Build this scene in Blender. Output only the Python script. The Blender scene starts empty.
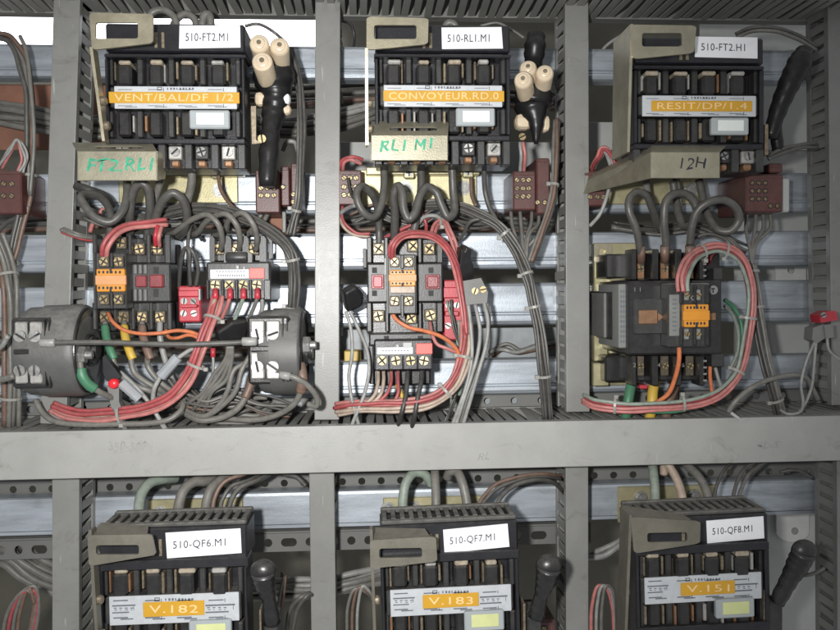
import bpy, bmesh, math, random
from mathutils import Vector, Matrix
random.seed(7)
S = bpy.context.scene
COL = S.collection
MM = 0.001

# ---------------------------------------------------------------- camera
F, CX, CY, D = 800.0, 420.0, 315.0, 800.0          # focal length in photo pixels, centre, distance to the duct covers (mm)
YAW, PITCH, ROLL = 0.06, -0.030, 0.010
fwd = Vector((YAW, 1, PITCH)).normalized()
rt = fwd.cross(Vector((0, 0, 1))).normalized()
up = rt.cross(fwd).normalized()
rt, up = (rt - up * ROLL).normalized(), (up + rt * ROLL).normalized()
cam = bpy.data.cameras.new("camera")
cam.sensor_width = 36; cam.lens = 36 * F / 840; cam.clip_start = 0.01; cam.clip_end = 50
cam_ob = bpy.data.objects.new("camera", cam); COL.objects.link(cam_ob)
m = Matrix((rt, up, -fwd)).transposed().to_4x4(); m.translation = Vector((0, -D * MM, 0))
cam_ob.matrix_world = m
S.camera = cam_ob
# ---------------------------------------------------------------- light: weak room light and the camera's own flash
W = bpy.data.worlds.new("World"); S.world = W; W.use_nodes = True
W.node_tree.nodes["Background"].inputs[0].default_value = (0.96, 0.98, 1.0, 1)
W.node_tree.nodes["Background"].inputs[1].default_value = 0.38
fl = bpy.data.lights.new("camera_flash", 'SPOT')
fl.energy = 42; fl.color = (1.0, 0.99, 0.97); fl.shadow_soft_size = 0.016
fl.spot_size = math.radians(84); fl.spot_blend = 1.0
flo = bpy.data.objects.new("camera_flash", fl); COL.objects.link(flo)
flo.location = (-0.075, -0.815, 0.030)
flo.rotation_euler = (Vector((-0.07, 0.03, -0.045)) - flo.location).to_track_quat('-Z', 'Y').to_euler()
S.view_settings.view_transform = 'Standard'; S.view_settings.look = 'None'
S.view_settings.exposure = 0; S.view_settings.gamma = 1

def P(px, py, Y):
    """photo pixel + depth in mm (0 = front of the horizontal ducts, + into the cabinet) -> point in metres"""
    d = fwd * F + rt * (px - CX) - up * (py - CY)
    return (Vector((0, -D, 0)) + d * ((Y + D) / d.y)) * MM
def PW(px, py, Y): return Vector((P(px, 315, Y).x, Y * MM, P(372, py, Y).z))   # same, but level and plumb over long spans
def K(Y): return (D + Y) / D                       # mm per photo pixel at that depth

# ---------------------------------------------------------------- materials
MATS = {}
def mat(name, col, rough=0.5, metal=0.0, dust=0.0, var=0.15, scale=60, bump=0.15, spec=0.5, dcol=(0.27, 0.255, 0.225), trans=0.0, streak=False, grime=0.0):
    if name in MATS: return MATS[name]
    m = bpy.data.materials.new(name); m.use_nodes = True
    nt = m.node_tree; N = nt.nodes; L = nt.links; b = N["Principled BSDF"]
    geo = N.new("ShaderNodeNewGeometry")
    nz = N.new("ShaderNodeTexNoise"); nz.inputs["Scale"].default_value = scale; nz.inputs["Detail"].default_value = 5; nz.inputs["Roughness"].default_value = 0.65
    if streak:
        mp = N.new("ShaderNodeMapping"); mp.inputs["Scale"].default_value = (0.12, 1, 1)
        L.new(geo.outputs["Position"], mp.inputs[0]); L.new(mp.outputs[0], nz.inputs["Vector"])
    else: L.new(geo.outputs["Position"], nz.inputs["Vector"])
    rp = N.new("ShaderNodeMapRange"); rp.inputs[1].default_value = 0.25; rp.inputs[2].default_value = 0.75
    rp.inputs[3].default_value = 1 - var; rp.inputs[4].default_value = 1 + var
    L.new(nz.outputs[0], rp.inputs[0])
    mul = N.new("ShaderNodeVectorMath"); mul.operation = 'SCALE'; mul.inputs[0].default_value = col
    L.new(rp.outputs[0], mul.inputs["Scale"])
    cout = mul.outputs[0]
    if grime:
        n5 = N.new("ShaderNodeTexNoise"); n5.inputs["Scale"].default_value = 38; n5.inputs["Detail"].default_value = 9; n5.inputs["Roughness"].default_value = .72; n5.inputs["Distortion"].default_value = 1.2
        mp5 = N.new("ShaderNodeMapping"); mp5.inputs["Scale"].default_value = (.6, 1, 1.0); L.new(geo.outputs["Position"], mp5.inputs[0]); L.new(mp5.outputs[0], n5.inputs["Vector"])
        r5 = N.new("ShaderNodeMapRange"); r5.inputs[1].default_value = .56; r5.inputs[2].default_value = .72; r5.inputs[3].default_value = 0; r5.inputs[4].default_value = grime; L.new(n5.outputs[0], r5.inputs[0])
        x5 = N.new("ShaderNodeMix"); x5.data_type = 'RGBA'; L.new(r5.outputs[0], x5.inputs["Factor"]); L.new(cout, x5.inputs["A"]); x5.inputs["B"].default_value = (.07, .062, .05, 1); cout = x5.outputs["Result"]
        v5 = N.new("ShaderNodeTexNoise"); v5.inputs["Scale"].default_value = 260; v5.inputs["Detail"].default_value = 2; q5 = N.new("ShaderNodeMapping"); q5.inputs["Scale"].default_value = (1, 1, .08); q5.inputs["Rotation"].default_value = (0, .5, 0)
        L.new(geo.outputs["Position"], q5.inputs[0]); L.new(q5.outputs[0], v5.inputs["Vector"])
        r6 = N.new("ShaderNodeMapRange"); r6.inputs[1].default_value = .73; r6.inputs[2].default_value = .76; r6.inputs[4].default_value = .45; L.new(v5.outputs[0], r6.inputs[0])
        x6 = N.new("ShaderNodeMix"); x6.data_type = 'RGBA'; L.new(r6.outputs[0], x6.inputs["Factor"]); L.new(cout, x6.inputs["A"]); x6.inputs["B"].default_value = (.45, .45, .42, 1); cout = x6.outputs["Result"]
    if dust > 0:
        n2 = N.new("ShaderNodeTexNoise"); n2.inputs["Scale"].default_value = 95; n2.inputs["Detail"].default_value = 6; n2.inputs["Roughness"].default_value = 0.75
        L.new(geo.outputs["Position"], n2.inputs["Vector"])
        sx = N.new("ShaderNodeSeparateXYZ"); L.new(geo.outputs["Normal"], sx.inputs[0])
        a = N.new("ShaderNodeMapRange"); a.inputs[1].default_value = -0.2; a.inputs[2].default_value = 1.0; a.inputs[3].default_value = 0.12; a.inputs[4].default_value = 1.0
        L.new(sx.outputs[2], a.inputs[0])
        r2 = N.new("ShaderNodeMapRange"); r2.inputs[1].default_value = 0.35; r2.inputs[2].default_value = 0.68; r2.inputs[3].default_value = 0.25; r2.inputs[4].default_value = 1.0
        L.new(n2.outputs[0], r2.inputs[0])
        mm_ = N.new("ShaderNodeMath"); mm_.operation = 'MULTIPLY'; L.new(a.outputs[0], mm_.inputs[0]); L.new(r2.outputs[0], mm_.inputs[1])
        m3 = N.new("ShaderNodeMath"); m3.operation = 'MULTIPLY'; m3.inputs[1].default_value = dust; m3.use_clamp = True; L.new(mm_.outputs[0], m3.inputs[0])
        mx = N.new("ShaderNodeMix"); mx.data_type = 'RGBA'; L.new(m3.outputs[0], mx.inputs["Factor"])
        L.new(cout, mx.inputs["A"]); mx.inputs["B"].default_value = (*dcol, 1); cout = mx.outputs["Result"]
        rr = N.new("ShaderNodeMapRange"); rr.inputs[3].default_value = rough; rr.inputs[4].default_value = 0.85; L.new(m3.outputs[0], rr.inputs[0]); L.new(rr.outputs[0], b.inputs["Roughness"])
        if metal > 0:
            mr = N.new("ShaderNodeMapRange"); mr.inputs[3].default_value = metal; mr.inputs[4].default_value = 0; L.new(m3.outputs[0], mr.inputs[0]); L.new(mr.outputs[0], b.inputs["Metallic"])
    else:
        b.inputs["Roughness"].default_value = rough; b.inputs["Metallic"].default_value = metal
    L.new(cout, b.inputs["Base Color"])
    b.inputs["Specular IOR Level"].default_value = spec
    if trans: b.inputs["Transmission Weight"].default_value = trans
    if bump:
        bp = N.new("ShaderNodeBump"); bp.inputs["Strength"].default_value = bump; bp.inputs["Distance"].default_value = 0.0008
        n3 = N.new("ShaderNodeTexNoise"); n3.inputs["Scale"].default_value = 700; n3.inputs["Detail"].default_value = 3; L.new(geo.outputs["Position"], n3.inputs["Vector"])
        L.new(n3.outputs[0], bp.inputs["Height"]); L.new(bp.outputs[0], b.inputs["Normal"])
    MATS[name] = m
    return m
DUCT = mat("duct_grey_pvc", (0.20, 0.20, 0.189), 0.36, var=0.12, dust=0.3, scale=25, grime=.45, dcol=(.2,.195,.175))
DUCTC = mat("pale_duct_cover_pvc", (0.295, 0.295, 0.281), 0.36, var=0.1, dust=0.25, scale=20, grime=.32)  # horizontal duct covers, a paler grey than the upright ones
DUCTF = mat("duct_finger_pvc", (0.23, 0.23, 0.212), 0.5, var=0.1, dust=0.45, scale=25)
GALV = mat("galvanised_steel", (0.40, 0.44, 0.485), 0.36, metal=0.6, var=0.38, dust=0.4, scale=70, bump=0.12, streak=True, grime=.3)
GALVD = mat("galvanised_dull", (0.26, 0.28, 0.29), 0.5, metal=0.3, var=0.25, dust=0.5, scale=40)
PANEL = mat("painted_panel", (0.36, 0.37, 0.355), 0.5, var=0.1, dust=0.25, scale=18)
OLIVE = mat("olive_back_wall", (0.085, 0.08, 0.06), 0.6, var=0.35, scale=7)
RUST = mat("rust_brown_panel", (0.20, 0.085, 0.05), 0.7, var=0.4, scale=14, dust=0.3)
BLK = mat("black_bakelite", (0.009, 0.009, 0.010), 0.3, var=0.3, dust=0.24, scale=90)
BLKC = mat("black_clean_plastic", (0.007, 0.0075, 0.011), 0.34, var=0.3, dust=0.13, scale=90)
DGR = mat("dark_grey_plastic", (0.017, 0.018, 0.019), 0.38, var=0.3, dust=0.34, scale=90)
MGR = mat("mid_grey_plastic", (0.13, 0.13, 0.125), 0.5, var=0.2, dust=0.5, scale=60)
LGR = mat("light_grey_label", (0.17, 0.175, 0.165), 0.5, var=0.12, scale=80)
GOLDX = mat("greenish_chromate_steel", (0.31, 0.29, 0.215), 0.34, metal=0.65, var=0.22, scale=50, dust=0.3, grime=.3)
GOLD = mat("pale_chromate_steel", (0.38, 0.345, 0.25), 0.34, metal=0.75, var=0.25, scale=60, dust=0.3, grime=.3)
GOLDP = mat("yellow_chromate_steel", (0.44, 0.40, 0.24), 0.36, metal=0.6, var=0.25, scale=45, dust=0.3, grime=.3)
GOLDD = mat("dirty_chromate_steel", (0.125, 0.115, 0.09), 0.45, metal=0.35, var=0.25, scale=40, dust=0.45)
BRASS = mat("brass", (0.33, 0.25, 0.13), 0.42, metal=0.8, var=0.5, scale=380, dust=0.25)
CLIP = mat("tarnished_fuse_clip", (0.22, 0.18, 0.125), 0.45, metal=0.65, var=0.55, scale=330, dust=0.35)
COPPER = mat("copper_clamp", (0.26, 0.14, 0.075), 0.42, metal=0.55, var=0.3, scale=120, dust=0.3)
CLAMP = mat("tarnished_terminal_clamp", (0.10, 0.082, 0.058), 0.5, metal=0.5, var=0.5, scale=300, dust=0.3)
STEEL = mat("zinc_screw_steel", (0.30, 0.30, 0.29), 0.45, metal=0.7, var=0.4, scale=300, dust=0.2)
FCAP = mat("dusty_tan_fuse_cap", (0.33, 0.28, 0.21), 0.45, metal=0.3, var=0.45, scale=260, dust=0.5, dcol=(.36,.32,.26))
BLOCKM = mat("nickel_terminal", (0.36, 0.35, 0.33), 0.45, metal=0.45, var=0.3, scale=250, dust=0.3)
DARKM = mat("dark_slot", (0.02, 0.02, 0.02), 0.7, bump=0)
PAPER = mat("white_paper", (0.70, 0.71, 0.73), 0.55, var=0.06, scale=45, bump=0.03, grime=.1)
INK = mat("black_ink", (0.012, 0.012, 0.02), 0.6, bump=0)
INKG = mat("grey_print", (0.10, 0.11, 0.13), 0.6, bump=0)
INKF = mat("faint_pencil", (0.245, 0.245, 0.235), 0.7, bump=0)
GREENI = mat("green_marker", (0.02, 0.27, 0.15), 0.5, var=0.5, scale=200, bump=0)
PLATE = mat("printed_aluminium_plate", (0.46, 0.48, 0.50), 0.42, metal=0.15, var=0.1, scale=120, dust=0.25)
TAPE = mat("orange_embossed_tape", (0.50, 0.27, 0.02), 0.4, var=0.08, scale=60, bump=0.05)
TAPEW = mat("white_embossing", (0.68, 0.48, 0.24), 0.5, bump=0)
ORG = mat("orange_plastic", (0.55, 0.22, 0.015), 0.4, var=0.1, scale=60, dust=0.15)
ORGP = mat("pale_orange_label", (0.52, 0.25, 0.10), 0.5, var=0.1, scale=100)
WIN = mat("frosted_window", (0.36, 0.39, 0.40), 0.3, var=0.06, scale=50, trans=0.15)
WINI = mat("pale_window_insert", (0.62, 0.65, 0.62), 0.4, var=0.06, scale=50)
WING = mat("yellow_green_insert", (0.52, 0.55, 0.26), 0.4, var=0.1, scale=50)
BROWN = mat("brown_bakelite", (0.075, 0.024, 0.021), 0.4, var=0.25, scale=60, dust=0.22)
MAROON = mat("maroon_button", (0.20, 0.022, 0.028), 0.35, var=0.2, scale=90, dust=0.2)
RED = mat("red_plastic", (0.42, 0.028, 0.045), 0.38, var=0.15, scale=70, dust=0.2)
REDL = mat("bright_red_label", (0.72, 0.10, 0.08), 0.45, var=0.06)
REDW = mat("red_wire_pvc", (0.31, 0.05, 0.055), 0.42, var=0.32, dust=0.4, scale=130)
PINK = mat("faded_pink_wire_pvc", (0.40, 0.135, 0.125), 0.42, var=0.32, dust=0.4, scale=130)
CREAM = mat("cream_wire_pvc", (0.36, 0.28, 0.22), 0.45, var=0.32, dust=0.3, scale=130)
ORW = mat("orange_wire_pvc", (0.50, 0.145, 0.055), 0.42, var=0.32, dust=0.25, scale=130)
BRW = mat("brown_wire_pvc", (0.135, 0.08, 0.058), 0.45, var=0.32, dust=0.35, scale=130)
GRN = mat("green_sleeve_pvc", (0.04, 0.16, 0.085), 0.42, var=0.15, dust=0.25, scale=40)
YEL = mat("yellow_sleeve_pvc", (0.50, 0.33, 0.04), 0.42, var=0.1, dust=0.25, scale=40)
GW = mat("grey_wire_pvc", (0.125, 0.12, 0.108), 0.42, var=0.32, dust=0.45, scale=130)
TCW = mat("thick_charcoal_cable_pvc", (0.062, 0.06, 0.055), 0.4, var=0.32, dust=0.42, scale=130)
DW = mat("dark_grey_wire_pvc", (0.055, 0.053, 0.049), 0.4, var=0.32, dust=0.5, scale=130)
LW = mat("light_grey_wire_pvc", (0.24, 0.24, 0.23), 0.42, var=0.32, dust=0.3, scale=130)
BW = mat("black_wire_pvc", (0.02, 0.02, 0.02), 0.4, var=0.32, dust=0.4, scale=130)
GGW = mat("grey_green_wire_pvc", (0.20, 0.24, 0.20), 0.45, var=0.32, dust=0.4, scale=130)
BTAPE = mat("black_pvc_tape", (0.008, 0.008, 0.009), 0.33, var=0.3, bump=0.12, dust=0.15, spec=.3)
CERAM = mat("yellowed_ceramic", (0.56, 0.46, 0.33), 0.3, var=0.15, scale=60, dust=0.25)
TIE = mat("milky_cable_tie", (0.24, 0.235, 0.215), 0.4, var=0.1, dust=0.2)
CLEAR = mat("clear_connector_pvc", (0.42, 0.44, 0.46), 0.15, var=0.1, trans=0.35)
RINGM = mat("dusty_ring_moulding", (0.07, 0.07, 0.068), 0.45, var=0.2, dust=0.9, scale=30, dcol=(.24,.235,.22))
BLKG = mat("glossy_black_face", (0.010, 0.010, 0.011), 0.3, var=0.2, dust=0.15, scale=60)
VENTM = mat("dusty_vent_moulding", (0.03, 0.03, 0.03), 0.5, var=0.3, dust=0.8, scale=45, dcol=(.22,.21,.185))
STRIPM = mat("perforated_strip_grey", (0.13, 0.13, 0.125), 0.5, var=0.08, scale=20, dust=0.2)
RUBBER = mat("dusty_black_moulding", (0.022, 0.022, 0.022), 0.42, var=0.3, dust=0.6, scale=45)
LAMP = bpy.data.materials.new("lamp_tube_glow"); LAMP.use_nodes = True
_b = LAMP.node_tree.nodes["Principled BSDF"]; _b.inputs["Base Color"].default_value = (0.9, 0.9, 0.95, 1)
_b.inputs["Emission Color"].default_value = (0.92, 0.93, 1.0, 1); _b.inputs["Emission Strength"].default_value = 5.0

# ---------------------------------------------------------------- object helpers
WL = {}
def thing(name, label, cat, loc, group=None):
    o = bpy.data.objects.new(name, None); COL.objects.link(o); o.location = loc; o.empty_display_size = 0.01
    o['label'] = label; o['category'] = cat
    if group: o['group'] = group
    WL[o.name] = Vector(loc); return o
def tag(o, label, cat, group=None):
    o['label'] = label; o['category'] = cat
    if group: o['group'] = group
    return o
def struct(o): o['kind'] = 'structure'; return o
def link(name, me, origin, parent=None):
    o = bpy.data.objects.new(name, me); COL.objects.link(o)
    origin = Vector(origin)
    if parent is not None:
        o.parent = parent; o.location = origin - WL[parent.name]
    else: o.location = origin
    WL[o.name] = origin; return o
def fin(name, bm, material, parent=None, smooth=False):
    """bmesh in world metres -> one object whose origin is the middle of its box"""
    vs = [v.co for v in bm.verts]
    lo = Vector([min(v[i] for v in vs) for i in range(3)]); hi = Vector([max(v[i] for v in vs) for i in range(3)])
    c = (lo + hi) / 2
    for v in bm.verts: v.co -= c
    bmesh.ops.recalc_face_normals(bm, faces=bm.faces)
    me = bpy.data.meshes.new(name); bm.to_mesh(me); bm.free()
    me.materials.append(material)
    if smooth: me.shade_smooth()
    return link(name, me, c, parent)
def cube(bm, a, b, bev=0.0, seg=1):
    lo = Vector([min(a[i], b[i]) for i in range(3)]); hi = Vector([max(a[i], b[i]) for i in range(3)])
    r = bmesh.ops.create_cube(bm, size=1.0); vs = r['verts']
    for v in vs: v.co = Vector([lo[i] + (v.co[i] + .5) * (hi[i] - lo[i]) for i in range(3)])
    if bev:
        bev = min(bev, 0.45 * min(hi[i] - lo[i] for i in range(3)))
        es = list({e for v in vs for e in v.link_edges})
        bmesh.ops.bevel(bm, geom=es, offset=bev, segments=seg, affect='EDGES', profile=0.5)
def span(x0, y0, x1, y1, Yf, Yb):
    a = P(x0, y0, Yf); b = P(x1, y1, Yf); b.y = Yb * MM; return a, b
def pbox(name, parent, x0, y0, x1, y1, Yf, Yb, material, bev=0.6, seg=1):
    bm = bmesh.new(); cube(bm, *span(x0, y0, x1, y1, Yf, Yb), bev * MM, seg); return fin(name, bm, material, parent)
def pboxes(name, parent, lst, material, bev=0.4):
    bm = bmesh.new()
    for (x0, y0, x1, y1, Yf, Yb) in lst: cube(bm, *span(x0, y0, x1, y1, Yf, Yb), bev * MM)
    return fin(name, bm, material, parent)
def prism(bm, pts, dirv, bev=0):
    """pts: loop of points, pushed along dirv"""
    a = [bm.verts.new(p) for p in pts]; b = [bm.verts.new(Vector(p) + dirv) for p in pts]; n = len(pts)
    bm.faces.new(a); bm.faces.new(b[::-1])
    for i in range(n): bm.faces.new((a[i], b[i], b[(i + 1) % n], a[(i + 1) % n]))
def pprism(name, parent, pxs, Yf, Yb, material):
    bm = bmesh.new(); pts = [P(x, y, Yf) for x, y in pxs]
    y0 = Yf * MM
    for p in pts: p.y = y0
    prism(bm, pts, Vector((0, (Yb - Yf) * MM, 0))); return fin(name, bm, material, parent)
def rrect(x0, y0, x1, y1, r, n=4):
    out = []
    for cx, cy, a0 in ((x1 - r, y0 + r, -90), (x1 - r, y1 - r, 0), (x0 + r, y1 - r, 90), (x0 + r, y0 + r, 180)):
        for i in range(n + 1):
            a = math.radians(a0 + 90 * i / n); out.append((cx + r * math.cos(a), cy + r * math.sin(a)))
    return out
def ring_plate(bm, outer, inner, th):
    """plate with one hole: two loops of equal length (points), thickness along +y"""
    dv = Vector((0, th, 0)); n = len(outer)
    A = [bm.verts.new(p) for p in outer]; B = [bm.verts.new(p) for p in inner]
    C = [bm.verts.new(Vector(p) + dv) for p in outer]; E = [bm.verts.new(Vector(p) + dv) for p in inner]
    for i in range(n):
        j = (i + 1) % n
        bm.faces.new((A[i], A[j], B[j], B[i])); bm.faces.new((C[j], C[i], E[i], E[j]))
        bm.faces.new((A[j], A[i], C[i], C[j])); bm.faces.new((B[i], B[j], E[j], E[i]))
def quadwarp(pts, x0, y0, x1, y1, tl, tr, br, bl):
    out = []
    for x, y in pts:
        u = (x - x0) / (x1 - x0); v = (y - y0) / (y1 - y0)
        out.append(((1-u)*(1-v)*tl[0] + u*(1-v)*tr[0] + u*v*br[0] + (1-u)*v*bl[0], (1-u)*(1-v)*tl[1] + u*(1-v)*tr[1] + u*v*br[1] + (1-u)*v*bl[1]))
    return out
# ---- screws: heads of two or four lobes over a disc, so the slot is a real slot; its floor is coloured dark as shade
SCR = {}
def screw_mesh(kind, r, material):
    key = (kind, round(r, 2), material.name)
    if key in SCR: return SCR[key]
    bm = bmesh.new(); R = r * MM; h = R * 0.55; g = R * (0.20 if kind == 'slot' else 0.20)
    n = 14 if kind != 'hex' else 6
    def disc(rad, y0, y1, nn):
        prism(bm, [Vector((rad * math.cos(2 * math.pi * i / nn), y0, rad * math.sin(2 * math.pi * i / nn))) for i in range(nn)], Vector((0, y1 - y0, 0)))
    nb = 0
    if kind == 'hex':
        disc(R, -h * 1.4, 0, 6); disc(R * 1.35, -0.0006, 0.0003, 18); disc(R * 0.55, -h * 1.8, -h * 1.3, 12)
    else:
        disc(R * 0.93, -h * 0.12, 0, n); nb = n + 2
        k = 2 if kind == 'slot' else 4
        for q in range(k):
            a0 = 2 * math.pi * q / k; a1 = 2 * math.pi * (q + 1) / k; pts = []
            off = Vector((math.cos((a0 + a1) / 2), 0, math.sin((a0 + a1) / 2))) * g * (1 if k == 2 else 1.4)
            if k == 4: pts.append(off)
            for i in range(9 if k == 2 else 5):
                a = a0 + (a1 - a0) * i / (8 if k == 2 else 4)
                p = Vector((math.cos(a), 0, math.sin(a))) * R + off; l = p.length
                if l > R: p *= R / l
                pts.append(p)
            for p in pts: p.y = -h * 0.11
            prism(bm, pts, Vector((0, -h * 0.85, 0)))
    bmesh.ops.recalc_face_normals(bm, faces=bm.faces)
    me = bpy.data.meshes.new("screw"); bm.to_mesh(me); bm.free(); me.materials.append(material); me.materials.append(DARKM); SCR[key] = me
    for i in range(nb): me.polygons[i].material_index = 1
    return me
def screw(parent, px, py, Y, r=4, kind='cross', material=None, name='screw'):
    o = link(name, screw_mesh(kind, r * K(Y), material or BRASS), P(px, py, Y), parent)
    o.rotation_euler = (random.uniform(-.06, .06), random.uniform(0, 3.1), random.uniform(-.06, .06)); return o
# ---- tubes
def smoothpath(pts, sub=8):
    pts = [Vector(p) for p in pts]
    if len(pts) == 2: return [pts[0].lerp(pts[1], i / 6) for i in range(7)]
    out = []; q = [2 * pts[0] - pts[1]] + pts + [2 * pts[-1] - pts[-2]]
    for i in range(1, len(q) - 2):
        p0, p1, p2, p3 = q[i-1:i+3]
        t0 = 0; t1 = t0 + max((p1-p0).length, 1e-6) ** .5; t2 = t1 + max((p2-p1).length, 1e-6) ** .5; t3 = t2 + max((p3-p2).length, 1e-6) ** .5
        for k in range(sub):
            t = t1 + (t2 - t1) * k / sub
            A1 = p0*((t1-t)/(t1-t0)) + p1*((t-t0)/(t1-t0)); A2 = p1*((t2-t)/(t2-t1)) + p2*((t-t1)/(t2-t1)); A3 = p2*((t3-t)/(t3-t2)) + p3*((t-t2)/(t3-t2))
            B1 = A1*((t2-t)/(t2-t0)) + A2*((t-t0)/(t2-t0)); B2 = A2*((t3-t)/(t3-t1)) + A3*((t-t1)/(t3-t1))
            out.append(B1*((t2-t)/(t2-t1)) + B2*((t-t1)/(t2-t1)))
    out.append(q[-2]); return out
def tube(bm, path, r, n=9, radii=None):
    T = [(path[min(i+1, len(path)-1)] - path[max(i-1, 0)]).normalized() for i in range(len(path))]
    u = T[0].orthogonal().normalized(); rings = []
    for i, p in enumerate(path):
        u = (u - T[i] * u.dot(T[i])).normalized(); v = T[i].cross(u); rr = radii[i] if radii else r
        rings.append([bm.verts.new(p + (u * math.cos(2*math.pi*k/n) + v * math.sin(2*math.pi*k/n)) * rr) for k in range(n)])
    for a, b in zip(rings, rings[1:]):
        for k in range(n): bm.faces.new((a[k], a[(k+1) % n], b[(k+1) % n], b[k]))
    bm.faces.new(rings[0][::-1]); bm.faces.new(rings[-1])
def P3(pts): return [P(*p) for p in pts]
def wire(pts, r, material, label=None, cat='wire', name='wire', parent=None, group=None, sub=8):
    """pts: (px, py, Y) list; r in photo pixels"""
    bm = bmesh.new(); Y = sum(p[2] for p in pts) / len(pts)
    tube(bm, smoothpath(P3(pts), sub), r * K(Y) * MM, 9)
    o = fin(name, bm, material, parent, True)
    if label: tag(o, label, cat, group)
    return o
def sleeve(parent, pts, r, material, name='sleeve'): return wire(pts, r, material, name=name, parent=parent)
def bundle(label, pts, strands, r, ties=(), spread=.86, name='cable_bundle', cat='wires', jitter=0.5, group=None, flat=False):
    """strands: list of materials; ties: fractions along the path"""
    path = smoothpath(P3(pts), 8); Y = sum(p[2] for p in pts) / len(pts); k = K(Y) * MM; n = len(strands)
    root = thing(name, label, cat, path[0], group)
    offs = []
    if n == 2: offs = [(-.55, 0), (.55, 0)]
    elif n == 3: offs = [(-.6, -.35), (.6, -.35), (0, .65)]
    elif flat: offs = [(i - (n-1)/2, 0.25 * (-1) ** i) for i in range(n)]
    else:
        for i in range(n): a = 2.399 * i; rad = 0.62 * math.sqrt(i + .4); offs.append((rad * math.cos(a) * 1.25, rad * math.sin(a) * .8))
    if n == 1: offs = [(0, 0)]
    T = [(path[min(i+1, len(path)-1)] - path[max(i-1, 0)]).normalized() for i in range(len(path))]
    toward = Vector((0, -1, 0)); ends = max(1, len(path) - 1)
    lat = []
    prev = None
    for t in T:
        l = t.cross(toward)
        if l.length < 1e-3: l = prev or Vector((1, 0, 0))
        l.normalize()
        if prev and l.dot(prev) < 0: l = -l
        lat.append(l); prev = l
    for s, (a, b) in enumerate(offs):
        ph = random.uniform(0, 6); ph2 = random.uniform(0, 6); pp = []
        for i, p in enumerate(path):
            dd = lat[i].cross(T[i])
            j = jitter * (math.sin(i * .21 + ph) + .6 * math.sin(i * .47 + ph2))
            pp.append(p + (lat[i] * (a * 2 * r * spread + j) + dd * (b * 2 * r * spread + j * .5)) * k)
        bm = bmesh.new(); tube(bm, pp, r * k, 8); fin('wire', bm, strands[s], root, True)
    R = (max(math.hypot(*o) for o in offs) * 2 * r * spread + r * 1.12)
    Ra = (max(abs(o[0]) for o in offs) * 2 * r * spread + r * 1.25); Rb = (max(abs(o[1]) for o in offs) * 2 * r * spread + r * 1.3)
    for f in ties:
        i = int(f * ends); p = path[i]; t = T[i]; l = lat[i]; dd = l.cross(t)
        bm = bmesh.new(); N = 16
        prof = [(-1.3, 0), (1.3, 0), (1.3, .7), (-1.3, .7)]; rings = []
        for q in range(N):
            a = 2 * math.pi * q / N; e = l * math.cos(a) * Ra + dd * math.sin(a) * Rb; en = e.normalized()
            rings.append([bm.verts.new(p + (e + en * h + t * w) * k) for w, h in prof])
        for q in range(N):
            A = rings[q]; B = rings[(q+1) % N]
            for z in range(4): bm.faces.new((A[z], A[(z+1) % 4], B[(z+1) % 4], B[z]))
        c = p + (l * (Ra + 1.5) - toward * -1.0) * k
        cube(bm, c - Vector((2.2, 2, 2.0)) * k, c + Vector((2.2, 2, 2.0)) * k, .5 * MM)
        fin('cable_tie', bm, TIE, root)
    return root
# ---- text: laid flat on a face at depth Y, fitted into a photo box
def text(parent, s, x0, y0, x1, y1, Y, material, name='lettering', th=0.25, shear=0, keep=False, bold=0, rot=0):
    cu = bpy.data.curves.new("t", 'FONT'); cu.body = s; cu.size = 1; cu.extrude = 0; cu.shear = shear; cu.offset = bold
    cu.resolution_u = 3; cu.space_character = 1.08
    o = bpy.data.objects.new("t", cu); COL.objects.link(o)
    dg = bpy.context.evaluated_depsgraph_get(); me = bpy.data.meshes.new_from_object(o.evaluated_get(dg))
    bpy.data.objects.remove(o); bpy.data.curves.remove(cu)
    bm = bmesh.new(); bm.from_mesh(me); bpy.data.meshes.remove(me)
    xs = [v.co.x for v in bm.verts]; ys = [v.co.y for v in bm.verts]
    a, b, c, d = min(xs), max(xs), min(ys), max(ys)
    for v in bm.verts:
        u = (v.co.x - a) / (b - a); w = (v.co.y - c) / (d - c)
        px = x0 + u * (x1 - x0); py = y1 + w * (y0 - y1) - rot * (px - x0)
        if name in ('handwriting', 'pencil_note'): px, py = px + .7 * math.sin(py * .55 + px * .11), py + .9 * math.sin(px * .33 + 1) + .5 * math.sin(px * .9)
        p = P(px, py, Y); p.y = Y * MM; v.co = p
    r = bmesh.ops.extrude_face_region(bm, geom=bm.faces[:])
    for e in r['geom']:
        if isinstance(e, bmesh.types.BMVert): e.co.y -= th * MM
    return fin(name, bm, material, parent)
def lathe(bm, prof, axis_o, axis_d, n=28):
    """prof: (distance along the axis, radius) in metres"""
    d = axis_d.normalized(); u = d.orthogonal().normalized(); v = d.cross(u); rings = []
    for t, r in prof: rings.append([bm.verts.new(axis_o + d*t + (u*math.cos(2*math.pi*k/n) + v*math.sin(2*math.pi*k/n)) * max(r, 1e-5)) for k in range(n)])
    for a, b in zip(rings, rings[1:]):
        for k in range(n): bm.faces.new((a[k], a[(k+1) % n], b[(k+1) % n], b[k]))
    bm.faces.new(rings[0][::-1]); bm.faces.new(rings[-1])

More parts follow.
